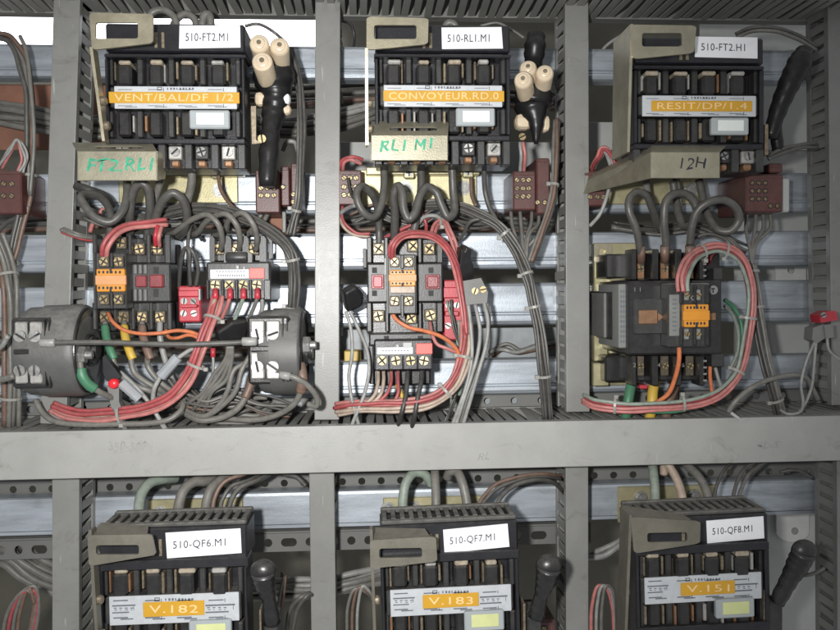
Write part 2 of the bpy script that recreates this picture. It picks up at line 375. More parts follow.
# ================================================================ SETTING: back of the cabinet
def sheet(name, x0, y0, x1, y1, Yf, th, m_): return struct(pbox(name, None, x0, y0, x1, y1, Yf, Yf + th, m_, 0.5))
sheet("back_wall", -700, -600, 1500, 1300, 620, 10, OLIVE)
sheet("rear_panel", 575, 122, 734, 150, 205, 3, PANEL); sheet("rear_panel", 735, 84, 950, 150, 205, 3, PANEL)
sheet("rear_panel", 700, 20, 950, 83, 240, 3, PANEL)
sheet("rear_panel", 735, 151, 950, 470, 215, 3, PANEL)
sheet("rear_panel", 742, 478, 950, 640, 200, 3, PANEL)
sheet("rear_panel", 330, 142, 574, 176, 200, 3, PANEL)
sheet("rear_panel", 330, 330, 574, 366, 150, 3, GALVD)
sheet("rear_panel", -60, 395, 574, 470, 130, 3, GALVD)
sheet("rust_panel", -40, 84, 118, 150, 210, 3, RUST)
def perforated(x0, x1, y0, y1, Y, pitch, hr, label, hole='round', m_=STRIPM):
    root = thing("perforated_strip", label, "perforated strip", P(x0, y1, Y)); k = K(Y); bm = bmesh.new(); x = x0; i = 0
    while x < x1:
        e = min(x + pitch, x1); cy = (y0 + y1) / 2; n = 4; out = []
        inn = []; cx = (x + e) / 2; w = hr * (1.9 if (hole == 'slot' and i % 2) else 1.0)
        rin = rrect(cx - w, cy - hr, cx + w, cy + hr, hr * .98, n)
        rout = rrect(x, y0, e, y1, .01, n)
        ring_plate(bm, [PW(a, b, Y) for a, b in rout], [PW(a, b, Y) for a, b in rin], 2 * MM)
        x = e; i += 1
    fin("plate", bm, m_, root)
    # folded flange that carries the strip
    a = PW(x0, y0, Y); b = PW(x1, y0, Y); bm = bmesh.new(); cube(bm, a + Vector((0, .0004, .0003)), b + Vector((0, .024, .0022))); fin("flange", bm, m_, root)
    return root
perforated(-40, 900, 473, 489, 118, 19.5, 3.6, "perforated grey strip with round holes tucked under the wide middle duct")
perforated(-40, 590, 531, 549, 112, 21, 4.2, "perforated grey strip with slots and round holes below the lowest rail", 'slot')
perforated(-40, 900, 397.5, 409, 112, 27, 3.4, "narrow perforated strip directly behind the slotted top of the middle duct")
# fluorescent tube seen through the gaps at the top
lf = thing("fluorescent_lamp", "lit white fluorescent lamp glowing behind the top of the cabinet", "lamp", P(120, 34, 520))
pbox("lamp_housing", lf, -60, 4, 318, 11, 520, 600, PANEL, 2)
_o = pbox("diffuser", lf, -60, 11, 318, 39, 525, 580, LAMP, 6, 3)

# ---------------------------------------------------------------- mounting rails
def rail(y0, y1, label, Y=92, x0=-70, x1=960, fold=0.68):
    a = P(372, y0, Y).z; b = P(372, y1, Y).z; h = a - b; L0 = P(x0, y0, Y).x; L1 = P(x1, y0, Y).x; y = Y * MM
    pr = [(y+.022, a), (y+.004, a), (y+.0012, a-.0012), (y, a-.004), (y, a-h*fold), (y+.0016, a-h*fold-.0016), (y+.0016, a-h*fold-.0028), (y, a-h*fold-.0044), (y, b+.005), (y+.0015, b+.0016), (y+.005, b), (y+.022, b),
          (y+.022, b+.002), (y+.006, b+.002), (y+.003, b+.005), (y+.003, a-.005), (y+.006, a-.002), (y+.022, a-.002)]
    bm = bmesh.new(); prism(bm, [Vector((L0, p, q)) for p, q in pr], Vector((L1-L0, 0, 0)))
    o = fin("mounting_rail", bm, GALV)
    return tag(o, label, "rail", "galvanised mounting rails across the cabinet")
rail(46, 79, "galvanised rail crossing behind the topmost row of orange-taped switches")
rail(173, 214, "galvanised rail carrying the brown terminal blocks, with gold plates bolted to it")
rail(233, 270, "galvanised rail behind the upper half of the contactors")
rail(284, 327, "galvanised rail behind the lower half of the contactors")
rail(361, 397, "galvanised rail just above the wide horizontal cable duct")
rail(490, 527, "galvanised rail below the wide horizontal duct, behind the lower switches", fold=0.86)

# ---------------------------------------------------------------- cable ducts
def duct_v(xt, yt, xb, yb, w, label, Yf=40, dep=46, pitch=14.0):
    A = P(xt + w/2, yt, Yf); B = P(xb + w/2, yb, Yf); c = (A + B) / 2; L = (A - B).length; hw = w * K(Yf) * MM / 2
    root = thing("cable_duct", label, "cable duct", c - Vector((0, 0, L/2)), "vertical slotted cable ducts"); lo = c.z - L/2; hi = c.z + L/2
    yf = Yf * MM; yb_ = (Yf + dep) * MM
    bm = bmesh.new(); cube(bm, (c.x-hw, yf, lo), (c.x+hw, yf+.0022, hi), .0008, 2)
    for s in (-1, 1): cube(bm, (c.x+s*hw, yf+.0012, lo+.0004), (c.x+s*(hw-.0018), yf+.008, hi-.0004))
    fin("cover", bm, DUCT, root)
    bm = bmesh.new(); cube(bm, (c.x-hw+.001, yb_-.002, lo), (c.x+hw-.001, yb_, hi))
    for s in (-1, 1): cube(bm, (c.x+s*(hw-.001), yb_-.008, lo), (c.x+s*(hw-.003), yb_-.0021, hi))
    fin("base", bm, DUCT, root)
    bm = bmesh.new(); p = pitch * MM; g = p * .64
    cube(bm, (-.0009, yf+.0085-yf, -g/2), (.0009, yb_-.0081-yf, g/2), .0004)
    cube(bm, (-.0009, yf+.0085-yf, -g*.36), (.0009, yf+.0060-yf, g*.36))
    me = bpy.data.meshes.new("finger"); bm.to_mesh(me); bm.free(); me.materials.append(DUCTF)
    z = lo + p * .5
    while z < hi - p * .3:
        for s in (-1, 1):
            o = link("finger", me, (c.x + s*(hw-.002), yf, z), root); o.rotation_euler.z = random.gauss(0, .035); o.rotation_euler.x = random.gauss(0, .012)
        z += p
    root.rotation_euler.y = math.atan2(A.x - B.x, A.z - B.z)
    return root
duct_v(42.5, -30, 28, 424, 25, "grey vertical slotted duct beside the gold-plated FT2 switch and the black ring", dep=52)
duct_v(312, -30, 311, 420, 24.5, "grey vertical slotted duct between the VENT/BAL and CONVOYEUR switches")
duct_v(564.5, -30, 566, 412, 24, "grey vertical slotted duct between the CONVOYEUR and RESIT switches", dep=52)
duct_v(830, -30, 834, 405, 30, "grey vertical slotted duct at the cabinet edge past the RESIT switch")
duct_v(50, 472, 50, 690, 26, "grey vertical slotted duct beside the V.182 switch, below the wide duct", dep=52)
duct_v(309, 466, 312, 690, 25, "grey vertical slotted duct right of the V.182 switch")
duct_v(565, 455, 565.5, 690, 23.5, "grey vertical slotted duct just past the black handle of the V.183 switch", dep=52)
duct_v(837, 445, 838, 690, 30, "grey vertical slotted duct at the cabinet edge past the V.151 switch")
def duct_h(yt, yb, label, dep=125, Yf=0, x0=-60, x1=920, pitch=11.4):
    a = P(420, yt, Yf); b = P(420, yb, Yf); X0 = P(x0, 0, Yf).x; X1 = P(x1, 0, Yf).x; zt, zb = a.z, b.z; yf = Yf*MM; yk = (Yf+dep)*MM
    root = thing("cable_duct", label, "cable duct", Vector((0, yk, zb)), "horizontal slotted cable ducts")
    bm = bmesh.new(); cube(bm, (X0, yf, zb), (X1, yf+.0025, zt), .0009, 2)
    for z, s in ((zt, -1), (zb, 1)): cube(bm, (X0+.0004, yf+.0014, z), (X1-.0004, yf+.012, z+s*.002))
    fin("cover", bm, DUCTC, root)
    bm = bmesh.new(); cube(bm, (X0, yk-.002, zb+.001), (X1, yk, zt-.001))
    for z, s in ((zt, -1), (zb, 1)): cube(bm, (X0, yk-.014, z+s*.001), (X1, yk-.0021, z+s*.003))
    fin("base", bm, DUCT, root)
    bm = bmesh.new(); p = pitch*MM; g = p*.68
    cube(bm, (-g/2, .0125, -.001), (g/2, dep*MM-.0141, .001), .0005)
    me = bpy.data.meshes.new("finger"); bm.to_mesh(me); bm.free(); me.materials.append(DUCTF)
    x = X0 + p/2
    while x < X1:
        for z, s in ((zt, -1), (zb, 1)):
            o = link("finger", me, (x, yf, z + s*.0025), root); o.rotation_euler.z = random.gauss(0, .02); o.rotation_euler.x = random.gauss(0, .008)
        x += p
    return root
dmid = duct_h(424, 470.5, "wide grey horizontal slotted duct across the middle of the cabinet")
text(dmid, "350-500", 108, 442, 146, 451, -0.1, INKF, 'pencil_note', .1, shear=.2)
text(dmid, "RL", 478, 453, 490, 460, -0.1, INKF, 'pencil_note', .1, shear=.2)
text(dmid, "4L.S", 756, 441, 780, 448, -0.1, INKF, 'pencil_note', .1, shear=.2)
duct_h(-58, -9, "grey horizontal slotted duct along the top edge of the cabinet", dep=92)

# ================================================================ FUSED SWITCHES
def isolator(label, ox, oy, s, Y0, paper, tape, tape_u, lower=False, bracket=None, lever=None, lever_dep=14, shroud=None, vents=False, paper_q=None, tilt=0, win_g=False, plate_v=(63, 86), nodial=False, gold=GOLD):
    X = lambda u: ox + s*u
    V = lambda v: oy + s*v
    root = thing("fused_switch", label, "switch", P(ox + s*70, oy + s*118, Y0 + 100), "black fused switches with white tags")
    def B(n, u0, v0, u1, v1, w, wb, m_, bev=.6, par=None): return pbox(n, par or root, X(u0), V(v0), X(u1), V(v1), Y0 - w, Y0 - wb, m_, bev)
    # body: walls round a recessed fuse deck
    bm = bmesh.new()
    def C(u0, v0, u1, v1, w, wb, bev=.8): cube(bm, *span(X(u0), V(v0), X(u1), V(v1), Y0 - w, Y0 - wb), bev*MM)
    C(0, 0, 140, 30, 0, -48, 1.6); C(0, 30.2, 140, 146, -17, -58); C(14, 6, 126, 140, -58.2, -140)
    C(-1, 30.4, 141, 35, 5, -16); C(-.5, 35.4, 4, 115, 2, -16.5); C(136, 35.4, 140.5, 115, 2, -16.5); C(0, 115.4, 140, 121, 3, -16.5)
    pass
    fin("housing", bm, BLKC, root)
    if vents:
        bmv = bmesh.new(); p0 = P(X(0), V(0), Y0); p1 = P(X(140), V(0), Y0); w = (p1.x - p0.x) / 30
        cube(bmv, (-w*.55, .0095, 0), (w*.55, .0405, .0042), .0006)
        me = bpy.data.meshes.new("vent_slat"); bmv.to_mesh(me); bmv.free(); me.materials.append(VENTM)
        for i in range(15): link("vent_slat", me, (p0.x + w*(2*i+1), p0.y, p0.z + .0002), root)
        bmv = bmesh.new(); cube(bmv, (p0.x+.001, p0.y+.001, p0.z+.0002), (p1.x-.001, p0.y+.009, p0.z+.0042), .0012); fin("vent_frame", bmv, VENTM, root)
        bmv = bmesh.new(); cube(bmv, (p0.x+.001, p0.y+.041, p0.z+.0002), (p1.x-.001, p0.y+.0475, p0.z+.0055), .0012); fin("vent_frame", bmv, VENTM, root)
    # clip strip in the upper band
    pboxes("arc_chute", root, [(X(49+7*i), V(9), X(52.5+7*i), V(25), Y0-1.5, Y0+3) for i in range(2)], CLIP, .4)
    # fuse decks
    for row, (v0, v1) in enumerate(((36, 62), (88, 114.6))):
        for i in range(4):
            u = 19 + 31.3*i
            if row == 0:
                f = B("fuse", u-7.4, v0+5.5, u+7.4, v1+.6, 5, -16, BLK, 2.2)
                B("fuse_cap", u-6+random.uniform(-1.5,1), v0+random.uniform(.2,1.2), u+6+random.uniform(-1,3), v0+5.3, 5.2, -15, random.choice((FCAP, FCAP, BLOCKM)), 1.2, par=f)
            else:
                B("fuse", u-6.6, v0, u+6.6, v1-1, 0, -16.5, BLK, 2.0)
            bm = bmesh.new()
            for sx in (-1, 1):
                if random.random() < (.2 if sx < 0 else .1): continue
                a, b = sorted((u + sx*random.uniform(7.7, 8.2), u + sx*random.uniform(9.8, 11.4))); cube(bm, *span(X(a), V(v0 + random.uniform(1, 6)), X(b), V(v1 - random.uniform(0, 7)), Y0 + random.uniform(-.6, 3), Y0 + 15), .7*MM)
            if len(bm.verts): fin("fuse_clip", bm, random.choice((CLIP, CLIP, CLIP, COPPER, BLOCKM)), root)
            else: bm.free()
        for i in range(5):
            u = 3.5 + 31.3*i + .0
            if i in (0, 4): a, b = (4.4, 8.0) if i == 0 else (130.2, 135.6)
            else: a, b = u - 3.3, u + 3.3
            B("barrier", a, v0, b, v1, -4, -16.8, DGR, 1.0)
    # printed plate, tape
    B("fuse_bar", 5, plate_v[0]+1, 134, plate_v[1]-1, 2.5, -16.9, DGR, 1)
    pl = B("rating_plate", 9, plate_v[0], 132, plate_v[1], 4.2, 2.6, PLATE, .4)
    ym = (plate_v[0] + plate_v[1]) / 2; L_ = []
    def seg(u0, v0, u1, v1): L_.append((X(u0), V(v0), X(u1), V(v1), Y0 - 4.32, Y0 - 4.1))
    for i in range(4):
        u = 22 + 30*i
        for vv in (plate_v[0] + 3.2, plate_v[1] - 3.6):
            seg(u-9, vv, u+5, vv+.7)
            if i % 2: seg(u+6, vv-1.2, u+6.8, vv+2)
        seg(u-2, plate_v[1]-2.4, u+10, plate_v[1]-1.7)
    for q in range(9): seg(62 + 3.1*q, plate_v[0]+1.6, 62 + 3.1*q + (1.9 if q % 3 else 1.2), plate_v[0]+3.9)
    seg(52, plate_v[0]+.8, 57, plate_v[0]+1.6); seg(52, plate_v[0]+3.6, 57, plate_v[0]+4.4); seg(52, plate_v[0]+1.6, 52.8, plate_v[0]+3.6); seg(56.2, plate_v[0]+1.6, 57, plate_v[0]+3.6)
    if lower:
        for (u0, u1) in ((12, 34), (100, 128)):
            seg(u0, ym-3.6, u1, ym-3.0); seg(u0, ym+3.0, u1-6, ym+3.6)
            for q in range(4): seg(u0+1.5+5.2*q, ym-1.3, u0+4.3+5.2*q, ym-.5); seg(u0+2.2+5.2*q, ym+.6, u0+(3.4 if q % 2 else 4.6)+5.2*q, ym+1.3)
            seg(u1-2, ym-3.0, u1-1.4, ym+1.2)
    pboxes("printed_lines", pl, L_, INKG, 0)
    u0, u1 = tape_u
    tp = B("marker_tape", u0, ym-5.9, u1, ym+6.0, 5.1, 4.3, TAPE, .3)
    n = len(tape); cw = (u1-u0-12) / n; pad = max(6, (u1-u0-n*10.4)/2)
    text(tp, tape, X(u0+pad), V(ym-3.6), X(u1-pad), V(ym+3.7), Y0-5.05, TAPEW, 'lettering', .35)
    # fuse-state window
    wv = plate_v[1]
    wn = B("window", 84, wv+.8, 124.5, wv+19.5, 9, 2.7, WIN, 1.2)
    B("window_insert", 91, wv+3.6, 119, wv+15.5, 9.5, 8.8, WING if win_g else WINI, .6, par=wn)
    # paper tag
    q = paper_q
    pp = pprism("paper_tag", root, q, Y0-1.2, Y0-.2, PAPER)
    (ax, ay), (bx, by), (cx, cy), (dx, dy) = q; sl = -(by-ay)/(bx-ax); wq = bx-ax; hq = dy-ay
    text(pp, paper, ax + wq*.10, ay + hq*.33 - 0, ax + wq*.80, ay + hq*.68, Y0-1.15, INK, 'lettering', .15, rot=sl)
    # terminals
    if not lower:
        bm = bmesh.new()
        for i in range(6): 
            u = 29 + 20*i if False else 3.5 + 26.6*i
            cube(bm, *span(X(u-4), V(121.4), X(u+4), V(146), Y0 - 0, Y0 + 17), .8*MM)
        fin("terminal_barrier", bm, DGR, root)
        for i in range(5):
            u = 17 + 26.6*i
            t_ = B("terminal_clamp", u-7, 123, u+7, 136.5, -6, -17.2, BLOCKM if i % 2 == 0 else DGR, 1)
            screw(t_, X(u), V(129), Y0 + 5.6, 4.6*s, 'slot' if i % 2 == 0 else 'cross', STEEL)
            B("terminal_lug", u-4.5, 137.3, u+4.5, 144, -5, -17.3, COPPER, 1.5)
    # lever with locking bracket
    br = thing_part = None
    bx0, by0, bx1, by1, sx0, sy0, sx1, sy1, tl, tr, br_, bl = bracket
    out = quadwarp(rrect(0, 0, 100, 100, 9, 4), 0, 0, 100, 100, tl, tr, br_, bl)
    inn = rrect(sx0, sy0, sx1, sy1, 2.4, 4)
    bm = bmesh.new(); Yb = Y0 - 34
    ring_plate(bm, [P(a, b, Yb) for a, b in out], [P(a, b, Yb) for a, b in inn], 2.6*MM)
    bk = fin("locking_bracket", bm, gold, root)
    if lower:
        bm = bmesh.new(); p0 = P(tl[0]+2, tl[1]+1, Yb+1.3); p1 = P(tr[0]-5, tr[1]+1, Yb+1.3); prism(bm, [p0, p1, p1 + Vector((-.004, .02, .0025)), p0 + Vector((0, .03, .0035))], Vector((0, .0004, -.0022))); fin("bracket_flange", bm, gold, root)
    # side plate of the lever: thin sheet standing edge-on to the viewer
    (lx0, ly0), (lx1, ly1) = lever
    bm = bmesh.new(); a = P(lx0, ly0, Yb); b = P(lx1, ly1, Yb + 10); th = 2.6*MM; ld = lever_dep*MM
    pts = [a, a + Vector((0, ld, 0)), b + Vector((0, ld*.9, 0)), b]
    prism(bm, pts, Vector((th, 0, 0)))
    fin("lever_plate", bm, gold, root)
    for f in (.55, .82):
        p = a.lerp(b, f) + Vector((th, ld*.5, 0)); bmx = bmesh.new(); lathe(bmx, [(0, .0042), (.003, .0042), (.0042, .003)], p, Vector((1, 0, .02)), 12); fin("rivet", bmx, CLIP, root)
    if shroud:
        (fx0, fy0, fx1, fy1), top_y, top_x0, top_x1, dep, Ysh, note, nx, mt, slot = shroud
        bm = bmesh.new()
        a, b = span(fx0, fy0, fx1, fy1, Ysh, Ysh+2.2); cube(bm, a, b, .5*MM)
        # sloping top flange
        t0 = P(top_x0, top_y, Ysh + 26); t1 = P(top_x1, top_y, Ysh + 26); f0 = P(fx0, fy0, Ysh + .8); f1 = P(fx1, fy0, Ysh + .8)
        if slot:
            def lp(u, v): return (f0.lerp(f1, u)).lerp(t0.lerp(t1, u), v)
            rec = rrect(0, 0, 1, 1, .02, 4); ins = rrect(.24, .30, .86, .62, .1, 4)
            A = [bm.verts.new(lp(u, v)) for u, v in rec]; Bv = [bm.verts.new(lp(u, v)) for u, v in ins]
            nrm = Vector((0, .0012, -.0012)); C2 = [bm.verts.new(lp(u, v)+nrm) for u, v in rec]; E = [bm.verts.new(lp(u, v)+nrm) for u, v in ins]; n_ = len(rec)
            for i in range(n_):
                j = (i+1) % n_
                for fc in ((A[i], A[j], Bv[j], Bv[i]), (C2[j], C2[i], E[i], E[j]), (A[j], A[i], C2[i], C2[j]), (Bv[i], Bv[j], E[j], E[i])): bm.faces.new(fc)
        else: prism(bm, [f0, f1, t1, t0], Vector((0, .0016, -.0008))); prism(bm, [f0, t0, P(590, 175, 46), P(588, 180, 40)], Vector((.0004, .0014, -.001)))
        # cheeks
        for xx, dp in ((fx0, dep[0]), (fx1, dep[1])):
            p0 = P(xx, fy0, Ysh); p1 = P(xx, fy1, Ysh); sg = 1 if xx == fx0 else -1
            c_ = [p0 + Vector((0, .001, 0)), p0 + Vector((0, dp*MM, .004 if dp < 60 else -.012)), p1 + Vector((0, dp*MM, .006 if dp < 60 else .012)), p1 + Vector((0, .001, 0))]
            if dp > 60: c_ = [p0 + Vector((0, .001, 0)), P(588, 180, 40), P(583, 194, 40), p1 + Vector((0, .001, 0))]
            prism(bm, c_, Vector((sg*.0022, 0, 0)))
        sh = fin("switch_shroud", bm, mt, root)
        x0, y0, x1, y1 = nx
        for q, (ex, ey) in enumerate(((0, 0),) if note == '12H' else ((0, 0), (.7, .4))):
            text(sh, note, x0+ex, y0+ey, x1+ex, y1+ey, Ysh - .02 - .03*q, INK if note == '12H' else GREENI, 'handwriting', .12, shear=.15, rot=.03)
    if tilt: root.rotation_euler.y = tilt
    return root
isolator("black fused switch taped VENT/BAL/DF 1/2 with gold bracket marked in green", 105, 23, 1.0, -38, "510-FT2.M1", "VENT/BAL/DF 1/2", (3.5, 134.5),
    bracket=(0,0,0,0, 95.5,22.5,138,38.5, (89,12.5),(153,14),(153,43),(92,50)), lever=((89.5,47),(102,141)), paper_q=[(179.5,25.5),(240,25.5),(240.5,47.5),(179,48.5)],
    shroud=((77,151,157,180.5), 142.5, 72, 152, (40,30), -62, "FT2.RL1", (87,159,153,172), GOLDX, True))
isolator("black fused switch taped CONVOYEUR.RD.0 beside the pair of slotted ducts", 375, 24, .965, -38, "510-RL1.M1", "CONVOYEUR.RD.0", (8.5, 134),
    bracket=(0,0,0,0, 374,25,416.5,39, (366.5,16.5),(428.5,18),(428,44),(366.5,50)), lever=((365,48),(365.5,145)), paper_q=[(441.5,27.5),(501.5,27),(503,48.5),(442,49)],
    shroud=((371,135,448,160.5), 121.5, 371, 449, (40,30), -60, "RL1 M1", (380,140,433,151), GOLDX, True))
isolator("black fused switch taped RESIT/DP/1.4 with a bent plate marked 12H", 634, 37, .925, -38, "510-FT2.H1", "RESIT/DP/1.4", (19, 128),
    bracket=(0,0,0,0, 642,33,682,46.5, (629,24.5),(696.5,25.5),(694,53),(633,59)), lever=((622.5+8,24),(620+7,152)), lever_dep=52, paper_q=[(695,36.5),(757.5,37.5),(757.5,58.5),(695,57)],
    shroud=((651,152,720,178), 144, 652, 728, (150,30), -62, "12H", (681,158,706,169), GOLDX, False), gold=GOLDX)
low = dict(lower=True, vents=True, win_g=True)
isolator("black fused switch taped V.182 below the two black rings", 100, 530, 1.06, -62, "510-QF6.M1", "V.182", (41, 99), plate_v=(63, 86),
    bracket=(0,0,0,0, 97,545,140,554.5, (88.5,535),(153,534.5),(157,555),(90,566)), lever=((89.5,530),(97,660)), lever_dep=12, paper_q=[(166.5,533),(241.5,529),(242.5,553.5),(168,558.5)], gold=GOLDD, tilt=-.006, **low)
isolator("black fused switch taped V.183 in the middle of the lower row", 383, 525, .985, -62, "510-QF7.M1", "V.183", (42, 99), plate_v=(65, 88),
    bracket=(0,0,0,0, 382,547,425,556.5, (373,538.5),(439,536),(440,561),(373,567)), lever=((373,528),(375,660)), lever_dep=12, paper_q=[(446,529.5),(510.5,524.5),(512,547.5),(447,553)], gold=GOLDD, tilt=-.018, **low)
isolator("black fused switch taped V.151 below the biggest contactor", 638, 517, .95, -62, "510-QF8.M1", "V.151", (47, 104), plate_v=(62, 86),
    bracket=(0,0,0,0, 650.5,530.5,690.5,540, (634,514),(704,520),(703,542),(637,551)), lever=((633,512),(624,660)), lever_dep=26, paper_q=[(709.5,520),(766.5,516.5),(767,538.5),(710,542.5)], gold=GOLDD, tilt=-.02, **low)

# ================================================================ gold mounting plates on the rails
def gold_plate(label, x0, y0, x1, y1, bolts, nuts, bar=None, Y=86):
    r = thing("mounting_plate", label, "plate", P((x0+x1)/2, y1, Y))
    bm = bmesh.new(); cube(bm, *span(x0, y0, x1, y1, Y, Y+3), .8*MM); fin("plate", bm, GOLDP, r)
    if bar:
        pbox("bar", r, bar[0], bar[1], bar[2], bar[3], Y-14, Y-1, GOLDP, 1.2)
        for x, y in nuts:
            c = pbox("clamp", r, x-5.5, y-5.5, x+5.5, y+5.5, Y-19, Y-14.2, GOLDP, 1.2); screw(c, x, y, Y-19.2, 3.6, 'cross', STEEL)
    for x, y in bolts: screw(r, x, y, Y-.4, 5.4, 'hex', STEEL, 'bolt')
    return r
gold_plate("gold plate with a bolt under the VENT/BAL switch", 118, 165, 238, 203, [(220,190)], [(216,173),(186,172)], (132, 168.5, 244, 176))
gold_plate("gold plate with two round bolts under the CONVOYEUR switch", 352, 170, 477, 207, [(405,188),(463,188)], [(409,173),(468,172)], (366, 167, 480, 175))
gold_plate("gold plate half hidden behind the 12H marked shroud", 597, 176, 706, 204, [(690,190)], [], None)
gold_plate("gold plate with a bolt behind the V.182 switch", 147, 500, 243, 528, [(160,513),(230,511)], [], None)
gold_plate("gold plate with bolts behind the V.183 switch", 383, 498, 482, 526, [(388,509),(413,508)], [], None)
gold_plate("gold plate with bolts at the foot of the green-grey and yellowed thick cables", 618, 487, 716, 520, [(641,498),(694,496)], [], None)

# ================================================================ brown terminal blocks
def terminal(label, blocks, Yf=30, white=None):
    x0 = min(b[0] for b in blocks); x1 = max(b[2] for b in blocks); y1 = max(b[3] for b in blocks)
    r = thing("terminal_block", label, "terminal block", P((x0+x1)/2, y1, 90), "brown terminal blocks on the rail")
    for (a, b, c, d, w, dots) in blocks:
        bm = bmesh.new(); cube(bm, *span(a, b, c, d, Yf-w, 90), 1.4*MM); o = fin("block", bm, BROWN, r)
        pbox("rib", o, a+2, b+2, c-2, b+4.2, Yf-w-1, Yf-w+.5, BROWN, .4)
        for x, y, q in dots:
            h = link("socket", screw_mesh('slot', 2.9*K(Yf), DARKM), P(x, y, Yf-w+.9), o)
            screw(o, x, y, Yf-w-.2, q, 'slot', BRASS)
    if white: pbox("end_stop", r, *white, Yf+10, 90, PANEL, 1.5)
    return r
g3 = lambda xs, ys, q=2.0: [(x, y, q) for y in ys for x in xs]
terminal("brown terminal block under the black taped bundle beside VENT/BAL", [(255,170,280,213,0,g3((261,267.5,274),(188,195.5))), (280.5,166,290,206,-6,[(283,187,1.6)]), (290.5,163,301,211,2,g3((293.5,299),(194.5,202),1.9))], 30)
terminal("brown terminal block beside the gold CONVOYEUR shroud", [(337.5,170,362,205,0,g3((344,350,356),(178,187,195)))], 40)
terminal("brown terminal block with nine brass dots beyond the CONVOYEUR switch", [(513,171,536,210,0,g3((517,523,528.5),(180,188.5,196.5))), (536.5,158,550,214,4,g3((537.5,544.5),(202.5,),1.9))], 30, (549,172,558,205))
terminal("brown terminal block peeping out past the duct beside the 12H shroud", [(583,171,606,206,0,g3((590,597,603),(181,189,197)))], 40)
terminal("large plain brown terminal block at the cabinet edge below RESIT", [(746,174,783,212,4,g3((752,758.5,765),(183,191,199),1.5) + g3((770,777),(206,),1.6)), (770,163,783,172.6,4,[])], 24, (779,178,790,212))
terminal("brown terminal block at the cabinet edge next to the bundled grey wires", [(-12,170,22,214,0,g3((-4,4,12),(184,196)))], 30)
terminal("pale lower terminal strip in the corner under the V.183 handle", [(525,621,556,660,0,g3((535,544),(628,))),], 30)

# ================================================================ contactors
def cont_root(name, label, cat, x, y): return thing(name, label, cat, P(x, y, 90))
def pillar_row(r, xs, y0, y1, Yf, Yb, m_, name='barrier'):
    for a, b in xs: pbox(name, r, a, y0, b, y1, Yf, Yb, m_, 1.0)
def tscrew(r, x, y, Y, w=11, h=12, q=4.2, m1=CLAMP, kind='cross'):
    t = pbox("terminal_clamp", r, x-w/2, y-h/2, x+w/2, y+h/2, Y+1.6, Y+6, m1, .8); screw(t, x, y, Y+1.4, q, kind, BRASS)
def orange_label(r, x0, y0, x1, y1, Y, white=True):
    o = pbox("orange_face", r, x0, y0, x1, y1, Y, Y+7, ORG, .8)
    h = y1 - y0; pbox("label_strip", o, x0-1, y0+h*.28, x1+1, y0+h*.70, Y-1.2, Y+2, ORGP if white else ORG, .5)
    bm = bmesh.new(); n = 6
    for q in range(n):
        x = x0+2 + (x1-x0-4)*q/n
        for a, b in ((.08, .2), (.78, .9)): cube(bm, *span(x, y0+h*a, x+(x1-x0)/n*.45, y0+h*b, Y-.12, Y+.3))
    fin("printed_numbers", bm, INK, o); 
    mx = (x0+x1)/2; pbox("notch", o, mx-1.1, y0-.2, mx+1.1, y0+h*.2, Y-.3, Y+1, DARKM, .1); pbox("notch", o, mx-1.1, y1-h*.2, mx+1.1, y1+.2, Y-.3, Y+1, DARKM, .1)
# --- contactor under VENT/BAL
c1 = cont_root("contactor", "black contactor with an orange front next to the vertical duct, under VENT/BAL", "contactor", 132, 332)
pbox("body", c1, 93, 264, 171, 302, 16, 90, DGR, 1.5)
pbox("lower_body", c1, 92, 302.4, 172, 331, 34, 90, BLK, 1.5); pbox("upper_body", c1, 92, 238, 172, 263.6, 36, 90, BLK, 1.5)
pillar_row(c1, [(92,97),(127.5,132),(146,151),(164,171)], 234, 263.5, 18, 35.8, DGR); pillar_row(c1, [(92,97),(113,117),(131,135),(149,153),(167,172)], 302.6, 330, 20, 33.8, DGR)
for x, y in ((121,243),(139.5,249),(157.5,249)): tscrew(c1, x, y, 27)
for x in (105,123.5,142,160): tscrew(c1, x, 317, 25)
ax = pbox("auxiliary_block", c1, 92.5, 253, 127, 309, -6, 15.8, DGR, 1.2)
pbox("barrier", ax, 92.5, 252.5, 96.5, 309.5, -10, -6.2, DGR, .8); pbox("barrier", ax, 109.5, 253, 113, 268, -10, -6.2, DGR, .8); pbox("barrier", ax, 109.5, 292, 113, 309, -10, -6.2, DGR, .8); pbox("barrier", ax, 124, 252.5, 127, 309.5, -10, -6.2, DGR, .8)
for x in (104,118.5):
    for y in (261.5,299.5): tscrew(ax, x, y, -13, 10, 11, 4)
orange_label(ax, 96, 269, 125, 291.5, -14)
for i in range(4): pbox("rib", c1, 128.5+5*i, 264.6, 131.8+5*i, 274, 12, 15.9, MGR, .6); pbox("rib", c1, 128.5+5*i, 289, 131.8+5*i, 301, 12, 15.9, MGR, .6)
pbox("maroon_button", c1, 135, 275.5, 146.5, 287, 10, 15.9, MAROON, 1); pbox("maroon_button", c1, 149, 274.5, 163, 287.5, 8, 15.9, MAROON, 1.2); pbox("slot", c1, 153.5, 267, 158.5, 273.5, 15.4, 17, DARKM, .1); pbox("slot", c1, 153.5, 289, 158.5, 297, 15.4, 17, DARKM, .1)
bm = bmesh.new(); lathe(bm, [(0, .008), (.002, .0095), (.085, .0095), (.088, .008)], P(174, 328, 62), Vector((0, 0, 1)), 20); fin("side_cover", bm, BLK, c1, True)
